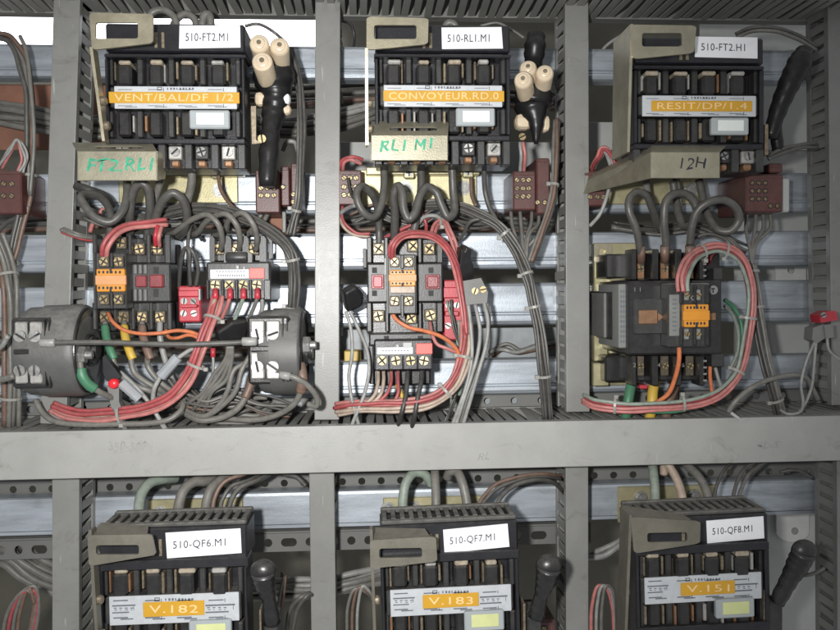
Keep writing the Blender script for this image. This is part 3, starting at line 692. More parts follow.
# --- thermal relay beside it
c2 = cont_root("thermal_relay", "dusty black overload relay with a white and red label strip near the duct", "relay", 237, 300)
pbox("body", c2, 206, 262, 271, 300, 8, 90, DGR, 2); pbox("upper_body", c2, 209, 240, 266, 261.6, 34, 90, BLK, 1.5)
for a, b in ((209.5,214.5),(224.5,231),(242.5,248.5),(259.5,266)): 
    pprism("barrier", c2, [(a,236),(b-2,236),(b,239),(b,261.5),(a,261.5)], 16, 33.8, DGR)
for x in (219,237,253.5): tscrew(c2, x, 249, 27)
pprism("dial_cover", c2, [(224,254),(228,251.5),(248,251.5),(252,254),(252,262.5),(224,262.5)], 4, 15, MGR)
bm = bmesh.new(); lathe(bm, [(0,.0045),(.0016,.0055),(.02,.0055),(.0215,.0045)], P(226, 257.5, 4), Vector((1,0,0)), 16); fin("dial", bm, DGR, c2, True)
w_ = pbox("label_strip", c2, 210, 269.5, 249, 278.5, 6.6, 8.2, PAPER, .5); pbox("red_label", c2, 249.4, 268, 264.5, 278.5, 6, 8.2, REDL, .5)
L_ = [(216+3*i, 271, 217.8+3*i, 272, 6.35, 6.7) for i in range(10)] + [(218+2.3*i, 274.5, 219.2+2.3*i, 276.3, 6.35, 6.7) for i in range(12)]; pboxes("printed_lines", w_, L_, INKG, 0)
pboxes("setting_lever", c2, [(236,265.4,239,269,3,8.2),(243,266.5,245,269.2,4,8.2)], PANEL, .4)
for x in (215.5,229.5,243.5,257): tscrew(c2, x, 285, 4, 11, 11, 4.4, MGR)
pillar_row(c2, [(206,209),(221,224),(235,238),(249,252),(263.5,271)], 279.5, 300, 1, 7.8, DGR)
bm = bmesh.new(); ring_plate(bm, [P(x, y, 40) for x, y in rrect(264.5,237,272,259,2,4)], [P(x, y, 40) for x, y in rrect(266.3,242,270.4,252,1.9,4)], .01); fin("mounting_ear", bm, DGR, c2)
# --- contactor under CONVOYEUR
c3 = cont_root("contactor", "black contactor with an orange front and red buttons, under CONVOYEUR", "contactor", 405, 332)
pbox("body", c3, 367, 263.5, 443, 302, 14, 90, DGR, 1.5); pbox("upper_body", c3, 367, 239, 443, 263.2, 34, 90, BLK, 1.5); pbox("lower_body", c3, 367, 302.3, 443, 333, 34, 90, BLK, 1.5)
pillar_row(c3, [(366.5,372),(384,388.5),(417.5,422),(436.5,443)], 237, 263, 14, 33.8, DGR); pillar_row(c3, [(366.5,372),(385,389),(418,422),(436.5,443)], 302.5, 332, 16, 33.8, DGR)
for x, y in ((378.5,249),(429,249),(413,246),(378.5,316),(430.5,315),(411,318)): tscrew(c3, x, y, 26, 12, 12, 4.6)
pbox("side_ear", c3, 362.5, 248, 366.8, 268, 50, 90, MGR, 1)
ax = pbox("auxiliary_block", c3, 387, 254.5, 417, 314, -8, 13.8, DGR, 1.2)
pbox("barrier", ax, 386, 254.5, 389, 314, -12, -8.2, MGR, .8); pbox("barrier", ax, 400.5, 255, 404, 269, -12, -8.2, DGR, .8); pbox("barrier", ax, 400.5, 295, 404, 318, -12, -8.2, DGR, .8); pbox("barrier", ax, 414.5, 254.5, 417, 314, -12, -8.2, DGR, .8)
for x in (394.5,408.5):
    for y in (262,301): tscrew(ax, x, y, -13.5, 9.5, 10, 4)
orange_label(ax, 389.5, 270, 415.5, 286, -15); pbox("pale_label", ax, 390, 286.4, 415, 293, -14.5, -8, CREAM, .6)
for x0, x1 in ((373,382.5),(427,438.5)): 
    f_ = pbox("button_frame", c3, x0-1.6, 274.5, x1+1.6, 289, 10.5, 13.9, MAROON, .8); pbox("button", f_, x0, 276, x1, 287.5, 8, 10.4, RED if x0 < 400 else MAROON, 1)
pbox("white_strip", c3, 384.3, 258, 386.4, 275, 9, 13.9, PANEL, .4)
for x in (374.5,431): pbox("slot", c3, x-2.5, 267.5, x+2.5, 273, 13.4, 15, DARKM, .1); pbox("slot", c3, x-2.5, 290.5, x+2.5, 296, 13.4, 15, DARKM, .1)
# --- relay below it
c4 = cont_root("thermal_relay", "black overload relay with four brass screws under the CONVOYEUR contactor", "relay", 404, 388)
pbox("body", c4, 374, 340, 433, 370, -4, 90, BLKC, 1.5); pbox("shoulder", c4, 369, 333.5, 433, 345, 16, 90, DGR, 1.5); pbox("foot", c4, 373, 369.5, 431, 385, 40, 90, BLK, 2); pbox("side_wall", c4, 368.5, 345.4, 373.8, 384, 24, 90, DGR, 1)
w_ = pbox("label_strip", c4, 377, 347.6, 413, 354, -5.6, -3.8, PAPER, .4); pbox("red_label", c4, 416, 343.5, 432.5, 354, -5.4, -3.8, REDL, .5)
pboxes("printed_lines", w_, [(382+3.1*i, 350.3, 383.9+3.1*i, 351.2, -5.8, -5.5) for i in range(9)] , INKG, 0); pboxes("setting_lever", c4, [(396,344.5,399,347.4,-6,-3.8),(403,342.5,412,347.4,-7,-3.8)], PANEL, .4)
for x in (382,396,410.5,424): screw(c4, x, 360.5, -4.1, 4.6, 'cross', BRASS)
pillar_row(c4, [(374,376),(388,390),(402,404),(416.5,418.5),(431,433)], 355.5, 369.5, -6, -4.2, BLKC)
pboxes("top_slot", c4, [(384,336,389,339,15.4,20),(418,336,423,339,15.4,20)], DARKM, .2)
# --- big contactor
c5 = cont_root("contactor", "largest contactor, black with a bright orange front and gold base plate", "contactor", 665, 388)
pbox("base_plate", c5, 594, 243, 640, 385, 84, 90, GOLDP, 1)
bm = bmesh.new(); ring_plate(bm, [P(x, y, 80) for x, y in rrect(594,244,612,262,1,4)], [P(x, y, 80) for x, y in rrect(598.5,248,606,255.5,3.7,4)], .004); fin("slotted_ear", bm, GOLD, c5)
pbox("base_lug", c5, 593, 363, 609, 386, 62, 84, GOLDP, 1); screw(c5, 606.5, 374, 60, 4, 'hex', STEEL, 'bolt'); pbox("base_lug", c5, 594, 333, 608, 361, 70, 84, GOLDP, 1)
pbox("body", c5, 628, 281, 722, 354, -20, 88, BLK, 2); pbox("upper_body", c5, 628, 253, 720, 280.6, 20, 88, BLK, 1.5); pbox("lower_body", c5, 630, 354.4, 722, 380, 20, 88, BLK, 1.5)
pbox("side_plate", c5, 604, 293, 612, 338, 30, 88, MGR, 1); pbox("coil_cover", c5, 612.4, 291, 618.5, 341, 8, 88, BLK, 1.2)
sl_ = pbox("grey_side_label", c5, 618.6, 284, 629, 348, -12, 60, LGR, .8); pboxes("printed_lines", sl_, [(620.5 + 2.6*i, 290+5*j, 622 + 2.6*i, 293+5*j, -12.2, -11.8) for i in range(3) for j in range(11)], INKG, 0)
for a, b in ((632,637),(652.5,659),(675.5,682),(700,705)):
    pbox("barrier", c5, a, 249, b, 280, -4, 19.8, BLK, 1); pbox("barrier", c5, a, 356, b, 386, -4, 19.8, BLK, 1.2)
pbox("barrier", c5, 606, 254, 631.6, 278, 44, 88, BLK, 1.5); pbox("barrier", c5, 605, 356, 630, 382, 44, 88, BLK, 2)
pbox("barrier", c5, 714, 268, 723, 280, 0, 19.8, DGR, 1); pbox("barrier", c5, 712, 354, 724.5, 367, 0, 19.8, DGR, 1)
for x in (640.5,665,690): 
    tscrew(c5, x, 269, 8, 8, 20, 3.2, COPPER); tscrew(c5, x, 366, 8, 8, 20, 3.2, CLAMP)
pbox("red_wire_end", c5, 640, 385, 648, 389, 20, 40, RED, 1)
fp = pbox("front_panel", c5, 634, 299, 666, 334, -23, -20.2, DGR, 1); pbox("copper_window", fp, 639, 310, 658, 324, -25, -23.2, COPPER, 1.5); pprism("copper_tab", fp, [(658,313),(664,317),(658,321)], -24.5, -23.2, COPPER)
text(c5, "1 1", 634.5, 287.5, 640.5, 291.5, -20.1, LGR, 'terminal_number', .12)
for i, x in enumerate((634.5, 659, 683)): text(c5, "246"[i], x-1.5, 363, x+1.5, 367, -4.1, LGR, 'terminal_number', .12)
ax = pbox("auxiliary_block", c5, 668, 284, 709, 347, -40, -20.2, DGR, 1.2); pbox("shoulder", ax, 667, 283.5, 709.5, 294, -36, -20.3, MGR, 1)
ls = pbox("grey_label", ax, 669.5, 294.5, 680, 336, -41.2, -39.8, LGR, .5); pboxes("printed_lines", ls, [(672.5, 299+4.4*j, 676.5, 300.2+4.4*j, -41.4, -41) for j in range(8)], INKG, 0)
orange_label(ax, 684.5, 304.5, 709, 327, -46, False)
pillar_row(ax, [(681,683.5),(694.5,697),(707,709.5)], 285, 304, -46, -40.2, BLK); pillar_row(ax, [(681,683.5),(694.5,697),(707,709.5)], 328, 346, -46, -40.2, BLK)
for x in (685.5+1.5,698.5): 
    for y in (295,334): tscrew(ax, x, y, -45, 5, 11, 2.6, STEEL, 'slot')
screw(ax, 692.5, 298, -41, 2.5, 'cross', STEEL)
bm = bmesh.new(); lathe(bm, [(0,.0045),(.0012,.0045)], P(713.5, 290, -21.2), Vector((0,1,0)), 20); o_ = fin("round_emblem", bm, LGR, c5); pboxes("emblem_print", o_, [(711.5,288,715,289.2,-21.6,-21.1),(712.6,289,713.8,293,-21.6,-21.1)], INK, 0)
pbox("terminal_window", c5, 709.5, 313, 716, 320, -20.6, -19, COPPER, .4)
pboxes("end_teeth", c5, [(703.5,257+6*i,706.5,259+6*i,-4.6,-3.8) for i in range(4)] + [(703.5,360+6.5*i,707,362+6.5*i,-4.6,-3.8) for i in range(4)], LGR, .2)

# ================================================================ red modules
def red_module(label, x0, y0, x1, y1, Y=30):
    r = thing("relay_socket", label, "relay socket", P((x0+x1)/2, y1, 90)); h = y1-y0
    pbox("body", r, x0, y0, x1, y1, Y, 90, RED, 1.5); pbox("step", r, x0, y0+h*.12, x1-2, y0+h*.30, Y-8, Y-.2, RED, 1); pbox("step", r, x0+2, y0+h*.52, x1-4, y0+h*.60, Y-9, Y-.2, RED, .8)
    pbox("rib", r, x1-2.6, y0+h*.08, x1-.6, y0+h*.4, Y-10, Y-.2, PANEL, .4)
    for fx, fy in ((.28,.42),(.68,.42),(.25,.76),(.7,.76)): screw(r, x0+(x1-x0)*fx, y0+h*fy, Y-.2, 3.2, 'slot', STEEL)
    return r
red_module("red relay socket between the orange contactor and the overload relay", 178, 286, 201, 322, 24)
red_module("red relay socket beside the CONVOYEUR contactor", 443, 280, 463, 340, 36)

# ================================================================ round black rings with terminal pairs
def ring_unit(label, cx, cy, R, xa, xb, Yc, tx, ty, side, bolt, turn=.25):
    """round moulding whose axis lies along the cabinet; two terminal pairs on its viewer side"""
    r = thing("round_resistor", label, "resistor", P((xa+xb)/2, cy+R, Yc), "round black resistors on the middle duct")
    k = K(Yc)*MM; a = P(xa, cy, Yc); L_ = (xb-xa)*k; Rm = R*k
    ax_ = Vector((1, -turn, 0)).normalized(); a = a + Vector((0, turn*L_*.55, 0))
    bm = bmesh.new(); lathe(bm, [(0, Rm*.5), (.0005, Rm*.90), (.004, Rm*.945), (L_*.3, Rm*.955), (L_*.31, Rm*.985), (L_*.86, Rm), (L_*.96, Rm*.99), (L_, Rm*.955), (L_+.0002, Rm*.9)], a, ax_, 56)
    o = fin("rim", bm, RINGM, r, True); o.modifiers.new("e", 'EDGE_SPLIT').split_angle = math.radians(35)
    bm = bmesh.new(); lathe(bm, [(L_-.003, Rm*.5), (L_-.0005, Rm*.93), (L_+.0012, Rm*.92), (L_+.0018, Rm*.89), (L_-.0015, Rm*.6), (L_-.0018, Rm*.36), (L_+.003, Rm*.34)], a, ax_, 56)
    o = fin("face", bm, BLKG, r, True); o.modifiers.new("e", 'EDGE_SPLIT').split_angle = math.radians(35)
    bm = bmesh.new(); lathe(bm, [(0, Rm*.3), (.006, Rm*.3), (.0062, Rm*.18), (.010, Rm*.18)], a + ax_*(L_-.0005), ax_, 24); fin("hub", bm, DGR, r)
    # bolt through the hub
    bx, by, Yb = bolt; bm = bmesh.new(); p = P(bx, by, Yb)
    lathe(bm, [(-.012, .0105), (-.008, .0105)], p, ax_, 24); fin("washer", bm, STEEL, r)
    bm = bmesh.new(); lathe(bm, [(-.007, .0078), (-.006, .0086), (.004, .0086), (.005, .0078)], p, ax_, 6); fin("nut", bm, STEEL, r)
    bm = bmesh.new(); lathe(bm, [(0, .0042), (.010, .0042), (.011, .0034)], p, ax_, 12); fin("bolt", bm, STEEL, r)
    # terminal head
    Yt = Yc - R*.78 - 6
    x0, x1 = tx; y0, y1 = ty; hm = (y0+y1)/2
    pbox("terminal_body", r, x0-3.5, y0-4, x1+11, y1+5, Yt+7, Yc, BLK, 2.5); pbox("fin", r, x1+1.5, y0-3, x1+4, y1+3, Yt-1, Yt+7, BLK, .8); pbox("fin", r, x1+6, y0-2, x1+8.5, y1+3, Yt+1, Yt+7, BLK, .8)
    pbox("fin", r, x0-1, hm-3.5, x1+5, hm+1.5, Yt-3, Yt+7, BLK, 1)
    for (u, v) in ((y0, hm-4.5), (hm+2.5, y1)):
        xm = (x0+x1)/2; c = (u+v)/2
        for (p0, p1) in ((x0, xm-.8), (xm+.8, x1)):
            t = pbox("terminal", r, p0, u, p1, v, Yt, Yt+6.9, BLOCKM, 1.2); screw(t, (p0+p1)/2, c+1, Yt-.2, (x1-x0)*.2, 'slot', STEEL)
        pbox("terminal_spine", r, xm-.7, u+1, xm+.7, v-1, Yt+1.5, Yt+6.9, DARKM, .1)
    return r
ring_unit("round black resistor at the cabinet edge with a green-sleeved lead", 0, 351, 45, 30, 86, 10, (14,42), (322,383.5), -1, (81,355,-14), .0)
ring_unit("round black resistor beside the bright vertical duct, with clean silver terminals", 0, 351.5, 43.5, 262, 303, 16, (250.5,280), (320.5,379), 1, (305.5,345,4), .03)
bm = bmesh.new()
rod_ = wire([(40,343,-40),(46,343,-40),(100,342.5,-38),(180,344.5,-38),(246,342,-36),(254,341,-38)], 2.7, DW, "straight grey rod joining the two round black resistors", 'rod', 'connecting_rod')


for x in (45, 247):
    bm = bmesh.new(); yy = 342.7 if x < 100 else 341.6; lathe(bm, [(0, .0034), (.001, .0042), (.013, .0042), (.014, .0032)], P(x-5, yy, -39), Vector((1, 0, 0)), 14); fin("ferrule", bm, LW, rod_, True)
# ================================================================ taped things and handles
def taped_lever(label, pts, radii, head=None, cat="handle", name="black_lever", group=None, m_=None):
    r = thing(name, label, cat, P(*pts[-1]), group); path = smoothpath(P3(pts), 6); n = len(path); rr = []
    for i in range(n):
        f = i/(n-1)*(len(radii)-1); j = min(int(f), len(radii)-2); q = f-j
        rr.append((radii[j]*(1-q)+radii[j+1]*q) * K(pts[0][2]) * MM * (1 + .05*math.sin(i*2.1)))
    bm = bmesh.new(); tube(bm, path, 0, 14, rr); fin("grip", bm, m_ or BTAPE, r, True)
    return r
def knob(r, pts, rad, m_):
    bm = bmesh.new(); p = P(*pts); q = rad*K(pts[2])*MM
    bmesh.ops.create_uvsphere(bm, u_segments=20, v_segments=12, radius=q)
    for v in bm.verts: v.co = Vector((v.co.x*1.12, v.co.y*.8, v.co.z)) + p
    return fin("knob", bm, m_, r, True)
def ceramic(r, a, b, rad):
    bm = bmesh.new(); A = P(*a); B = P(*b); q = rad*K(a[2])*MM; L_ = (B-A).length
    lathe(bm, [(0, q*.80), (.0012, q*.95), (.004, q), (L_, q*.98)], A, B-A, 24); o = fin("ceramic_fuse", bm, CERAM, r, True); o.modifiers.new("e", 'EDGE_SPLIT').split_angle = math.radians(40)
    bm = bmesh.new(); lathe(bm, [(-.0016, q*.5), (-.0010, q*.62), (.001, q*.62)], A, B-A, 20); f = fin("fuse_cap", bm, CERAM, o)
    bm = bmesh.new(); lathe(bm, [(-.0024, q*.24), (-.0010, q*.24)], A, B-A, 12); fin("screw", bm, CLIP, o)
fz = thing("taped_fuse_bundle", "three beige ceramic fuses bundled in black tape beside VENT/BAL", "fuse bundle", P(270,185,20), "taped bundles of ceramic fuses")
for a, b, q in (((259,43,-46),(265,64,0),9.6),((279.5,45.5,-42),(281,70,2),9.6),((262,61,-52),(269,84,-6),10.2)): ceramic(fz, a, b, q)
def tapewrap(r, pts, radii, name="black_tape"):
    path = smoothpath(P3(pts), 6); n = len(path); rr = []
    for i in range(n):
        f = i/(n-1)*(len(radii)-1); j = min(int(f), len(radii)-2); q = f-j; rr.append((radii[j]*(1-q)+radii[j+1]*q)*K(pts[0][2])*MM*(1+.06*math.sin(i*1.7)))
    bm = bmesh.new(); tube(bm, path, 0, 14, rr); return fin(name, bm, BTAPE, r, True)
tapewrap(fz, [(273,68,0),(274,78,-6),(276,94,-6),(274,112,-8),(271,128,-14),(269,150,-20),(267,186,-24)], [14,21,15,12,9,9.5,8])
pb_ = pbox("paper_wrap", fz, 276, 92, 290, 104, -16, -2, PAPER, 4, 2); pbox("beige_stub", fz, 277, 103, 291, 114, -14, 0, CERAM, 5, 2); pbox("beige_stub", fz, 254, 91, 268, 105, -14, 0, CERAM, 4, 2)
wire([(245,26,-20),(258,24,-18),(275,33,-20),(287,46,-10),(291,70,10),(299,95,30)], 1.6, DW, "thin dark wire arching over the beige fuses beside VENT/BAL")
pl_ = pprism("side_strap", fz, [(251,106),(256,106),(256,140),(262,143),(252,144)], -30, -26, CLIP); screw(fz, 262, 139, -32, 4, 'slot', BRASS)
fz2 = thing("taped_fuse_bundle", "three beige ceramic fuses taped beneath a black cap beside CONVOYEUR", "fuse bundle", P(530,140,20), "taped bundles of ceramic fuses")
for a, b, q in (((545,72,-44),(541,96,0),9.0),((528,67,-38),(530,92,0),8.8),((523,79,-50),(527,100,-6),9.2)): ceramic(fz2, a, b, q)
tapewrap(fz2, [(536,88,-4),(534,97,-8),(533,108,-8),(536,122,-14),(536,144,-14)], [14,20,18,8,2])
tapewrap(fz2, [(536,35,-14),(535,48,-16),(533,66,-8)], [9,11,9]); pbox("beige_stub", fz2, 516, 112, 534, 128, -14, 6, CERAM, 6, 2); pbox("beige_stub", fz2, 540, 114, 551, 131, -6, 10, CERAM, 5, 2); screw(fz2, 522, 137, -20, 3.6, 'slot', BRASS)
taped_lever("black taped lever slanting up beside the RESIT switch", [(805,50,-20),(800,62,-22),(790,82,-20),(779,108,-16),(770,138,-14)], [8,12,11,9,7], group="black lever handles beside the switches")
pbox("lever_clip", taped_lever("short dark stub under the slanting black lever beside RESIT", [(775,125,0),(778,150,4)], [6,6], name="lever_stub", cat="lever"), 765, 124, 768.5, 155, -30, 0, CLIP, .5)
for (lb, kx, ky, kr, pts, rd) in (("black ball-topped handle beside V.182", 263, 571, 12, [(263,572,-82),(265,584,-77),(269,600,-72),(272,622,-66)], [12,10.5,7,9]),
      ("dusty black ball-topped handle beside V.183", 549, 566, 12.5, [(549,567,-82),(546,580,-77),(541,596,-72),(536,616,-66)], [12.5,11,7,9]),
      ("black ball-topped handle leaning beside V.151", 804, 551, 12, [(804,552,-82),(798,564,-77),(789,580,-72),(777,602,-66)], [12,11.5,9,8])):
    h = taped_lever(lb, pts, rd, group="black lever handles beside the switches", m_=BLK); knob(h, (kx, ky, -80), kr, BLK)
    x, y, _ = pts[-1]; pbox("pivot_bracket", h, x-9, y+2, x+6, y+40, -60, -20, DGR, 1.5); pbox("pivot_clip", h, x-13, y-12, x-10, y+40, -62, -30, CLIP, .5)

# ================================================================ connectors
def taped_conn(label, pxs, Yf, Yb, m_=BTAPE):
    o = pprism("taped_connector", None, pxs, Yf, Yb, m_)
    md = o.modifiers.new("b", 'BEVEL'); md.width = .0035; md.segments = 4; o.rotation_euler = (random.uniform(.2, .35), .05, random.uniform(.3, .45))
    return tag(o, label, "connector")
taped_conn("shiny black taped connector holding two light grey wires", [(340,291),(352,283),(362,292),(363,304),(348,313),(344,303)], 10, 24)
taped_conn("jagged black connector above the red CONVOYEUR socket", [(456,247),(460,249),(461,245),(467,246),(468,256),(472,262),(475,276),(469,281),(462,279),(456,276),(457,262)], 8, 24, BLK)
gc = thing("wire_connector", "grey double wire connector with brass screws beside the CONVOYEUR contactor", "connector", P(476,305,20))
pprism("body", gc, [(463,281),(481,278),(488,292),(487,303),(466,305)], 6, 22, MGR)
for x, y in ((475,291),(483,289.5)): screw(gc, x, y, 5.8, 3.4, 'slot', BRASS)
bk_ = thing("wire_connector", "black wire connector with a red button and grey tail", "connector", P(114,405,10))
pprism("body", bk_, [(102.5,357),(105,355.5),(112,365),(120.5,376),(116,383),(106,381),(103,372)], -6, 8, BLKC); bm = bmesh.new(); lathe(bm, [(0,.0036),(.002,.0048),(.012,.0048)], P(112.5,384,-14), Vector((0,1,0)), 20); fin("red_button", bm, mat("vivid_red_button", (.75,.02,.03), .3), bk_, True)
pprism("tail", bk_, [(107,386),(119,388),(119,402),(121,407),(112,409),(110,402)], -2, 8, MGR)
for lb, p0, p1 in (("clear wire connector slanting beside the black one with the red button", (121,382,-4), (140,399,-4)), ("clear wire connector below the orange contactor", (160,377,-6), (178,357,-6))):
    r = thing("clear_connector", lb, "connector", P(*p1)); bm = bmesh.new(); A, B = P(*p0), P(*p1); lathe(bm, [(0,.003),(.001,.0055),((B-A).length,.0052)], A, B-A, 10); fin("sleeve", bm, CLEAR, r)
    bm = bmesh.new(); lathe(bm, [(-.003,.0026),(.010,.0030)], A.lerp(B,.3), B-A, 10); fin("core", bm, RED if p0[0]<150 else DW, r)
taped_conn("crumpled black tape lump behind the rod between the two round resistors", [(213,331),(228,319),(243,316),(247,322),(245,338),(232,341),(218,343)], 4, 20)
rc = thing("wire_connector", "red and white wire connector at the cabinet edge", "connector", P(825,340,0))
pprism("red_body", rc, [(819,315),(828,311),(836,311),(838,320),(821,323)], -6, 12, RED); pprism("grey_socket", rc, [(813,328),(824,324),(828,336),(818,343),(812,340)], -8, 8, LGR); pprism("grey_socket", rc, [(824,325),(833,324),(834,337),(826,339)], -10, 6, LGR); screw(rc, 823, 315, -8, 3, 'slot', STEEL)
yb_ = tag(pbox("yellow_block", None, 344, 351, 361, 368, 100, 125, YEL, 1), "small yellow block behind the light grey wire pair", "block")

# ================================================================ half-round tabs on the rear panel
for lb, x0, y0, x1, y1, hx, hy in (("half-round grey tab with a hole near the cabinet edge", 776, 262, 806, 288, 791, 270), ("pointed grey tab with a hole beside the V.151 switch", 777, 506, 809, 542, 795, 531)):
    c = ((x0+x1)/2, (y0+y1)/2); n = 24; out = []; inn = []
    for i in range(n):
        a = 2*math.pi*i/n; x = c[0] + (x1-x0)/2*max(-1, min(1, 1.25*math.cos(a))); 
        yy = y1 if False else c[1] + (y1-y0)/2*math.sin(a) * (1 if math.sin(a) < 0 else 1)
        if y0 < 400: yy = min(yy if math.sin(a) < 0 else y1, y1)
        else: yy = yy if math.sin(a) > 0 else y0
        out.append((x, yy)); inn.append((hx + 3.6*math.cos(a), hy + 3.6*math.sin(a)))
    bm = bmesh.new(); ring_plate(bm, [P(a, b, 190) for a, b in out], [P(a, b, 190) for a, b in inn], .003)
    tag(fin("panel_tab", bm, mat("pale_tab", (.5,.5,.48), .5, var=.1, dust=.2), None), lb, "tab")
# ================================================================ WIRES
T1 = "loops of thick cable under the VENT/BAL switch"; T2 = "loops of thick cable under the CONVOYEUR switch"; T3 = "loops of thick cable over the largest contactor"
# --- under VENT/BAL
wire([(127,178,20),(127,196,8),(122,212,0),(110,222,-4),(96,218,-6),(85,206,-4),(81,197,2),(86,194,10),(100,197,24),(109,208,34),(111,222,40),(109,238,44)], 4.0, TCW, "open grey loop below the green-marked gold shroud, nearest the duct", group=T1, cat='cable')
wire([(76,186,30),(88,190,26),(104,196,34),(112,206,46)], 4.2, BW, "short black cable stub beside the grey loop below the gold shroud", cat='cable')
wire([(130,236,34),(130,212,14),(134,190,4),(141,183,0),(147,187,2),(150,202,10),(149,222,24),(147,240,34)], 4.3, TCW, "narrow upright grey hoop between the gold shroud and the orange contactor", group=T1, cat='cable')
wire([(151,238,34),(156,216,14),(164,199,2),(173,193,0),(182,199,4),(187,214,14),(184,230,30),(178,236,44)], 4.3, TCW, "wide grey hoop above the side of the orange contactor", group=T1, cat='cable')
wire([(163,166,10),(159,185,20),(153,205,28)], 3.6, GW, "grey cable dropping from the third copper terminal of VENT/BAL", cat='cable')
wire([(192,166,8),(191,186,16),(186,206,26)], 4.0, GW, "grey cable dropping past the bolt of the gold plate under VENT/BAL", cat='cable')
wire([(218,172,30),(221,190,40),(232,206,50),(245,214,58)], 1.8, BRW, "thin brown wire from the square clamp under VENT/BAL")
bundle("dark grey wires arching from the orange contactor to the resistor by the duct", [(120,232,60),(150,219,50),(185,209,36),(215,209,26),(245,218,18),(270,232,10),(286,246,4),(292,258,2),(294,275,6),(293,300,10),(290,330,20)], [DW]*7, 1.75, ties=(.72,.93), spread=.8)
for i, (x, px_, lb) in enumerate(((218,205,"first"),(236,222,"middle"),(253,243,"last"))):
    wire([(x+3,250,22),(x+4,238,8),(x,224,-2),(x-10,215-i,0),(px_-14,220,14),(px_-30+6*i,232,34),(px_-40+5*i,236,60)], 2.9, GW, "grey wire arching into the %s top terminal of the dusty overload relay" % lb, group="arched wires over the dusty overload relay")
for i, (x, lb) in enumerate(((190.5,"plain"),(196,"looped"))):
    wire([(x,286,20),(x-1+3*i,268,12),(189+3*i,251,6),(186,248,8),(181,258+6*i,20),(179,290,40)], 2.0, DW, "dark %s wire hooking into the red socket beside the orange contactor" % lb)
wire([(202,240,60),(192,224,40),(188,244,30),(191,284,24)], 1.8, DW, "thin dark wire rising from the red socket to the arched bundle")
bundle("two red wires sweeping over the orange contactor", [(104,258,-8),(106,246,-14),(115,233,-10),(130,226,0),(150,224,8),(167,222,16)], [REDW,PINK], 2.4, name='wire_pair', jitter=.3)
bundle("short red twin leads in the top terminal of the orange contactor", [(157.5,246,14),(157,236,6),(160,226,10)], [RED,PINK], 2.0, name='wire_pair', jitter=.2)
bundle("red and grey wires leaving the duct beside the orange contactor", [(62,230,30),(74,235,26),(90,238,34),(108,236,50),(125,228,60)], [GW,REDW,GW], 1.7, name='wire_pair', jitter=.3)
wire([(90,232,60),(94,220,58),(104,208,60)], 2.2, PINK, "faded red wire behind the grey loop under the gold shroud")
# left column
bundle("brown-grey wires hanging from the lit lamp behind the cabinet edge", [(0,36,60),(12,40,50),(22,56,46),(28,80,44),(31,110,44),(31,150,46),(27,200,46),(18,235,44),(12,262,44),(4,268,48),(-8,262,60)], [GW,BRW,GW,DW], 2.3, ties=(.55,.8), jitter=.8)
wire([(20,36,40),(26,50,36),(31,90,34),(34,140,36),(30,196,40)], 2.0, GW, "single grey wire beside the cabinet-edge duct near the lit lamp")
bundle("bundle of wires descending behind the round resistor at the cabinet edge", [(-6,235,30),(4,262,34),(9,290,30),(10,330,34),(11,370,34),(10,426,40)], [BRW,GW,DW,BRW,GW,DW,GW], 2.6, ties=(.3,.9))
bundle("grey cables crossing behind the rust panel by the cabinet edge", [(-20,110,170),(20,115,165),(60,122,165),(100,126,168),(150,122,180)], [GW]*9, 3.0, jitter=1)
bundle("thin grey and pink wires tangled by the brown terminal at the cabinet edge", [(0,168,40),(10,150,30),(18,140,26),(24,156,30),(20,172,30)], [LW,PINK,LW], 1.4, jitter=1.2)
wire([(-6,236,60),(8,222,50),(20,216,44),(29,206,44)], 2.2, DW, "dark wire rising from the cabinet edge below the brown terminal")
# arcs behind the top of the switches
for i, (pts, lb) in enumerate((([(148,24,20),(152,13,20),(163,10,20),(174,17,20),(177,28,20)], "grey cable hoop peeking over the top of VENT/BAL beside its bracket"), ([(172,28,30),(178,18,24),(186,14,22),(195,20,22),(196,30,22)], "second grey cable hoop peeking over VENT/BAL by its white tag"), ([(444,30,24),(448,23,20),(454,24,20),(457,32,22)], "grey cable end peeking over the white tag of CONVOYEUR"))):
    wire(pts, 3.6, GW, lb, group="cable hoops peeking over the switches", cat='cable')
wire([(202,26,20),(205,15,20),(209,15,20),(211,26,20)], 4, GW, "stubby grey cable hump above the white tag of VENT/BAL", cat='cable')
wire([(480,26,10),(497,23,6),(512,30,0),(524,38,-4)], 1.3, GW, "thin grey wire running into the black cap beside CONVOYEUR")
wire([(340,20,120),(350,24,110),(354,34,110),(353,50,120)], 1.6, BW, "thin black wire hooked behind the duct beside CONVOYEUR")
wire([(596,60,150),(606,46,140),(625,34,130),(640,30,120)], 1.6, LW, "thin pale wire curving behind the RESIT bracket")
bundle("dark wires arching above the RESIT switch to the edge duct", [(736,36,20),(752,29,10),(775,30,0),(795,36,0),(816,48,30)], [DW,GW], 2.0, name='wire_pair')
wire([(778,58,160),(785,52,150),(797,52,140),(808,60,140)], 1.4, LW, "thin pale wire behind the slanting black lever")
bundle("dark wires curving from RESIT into the edge duct below the black lever", [(768,158,0),(782,151,0),(800,146,6),(816,146,36)], [DW,DW], 1.9, name='wire_pair')
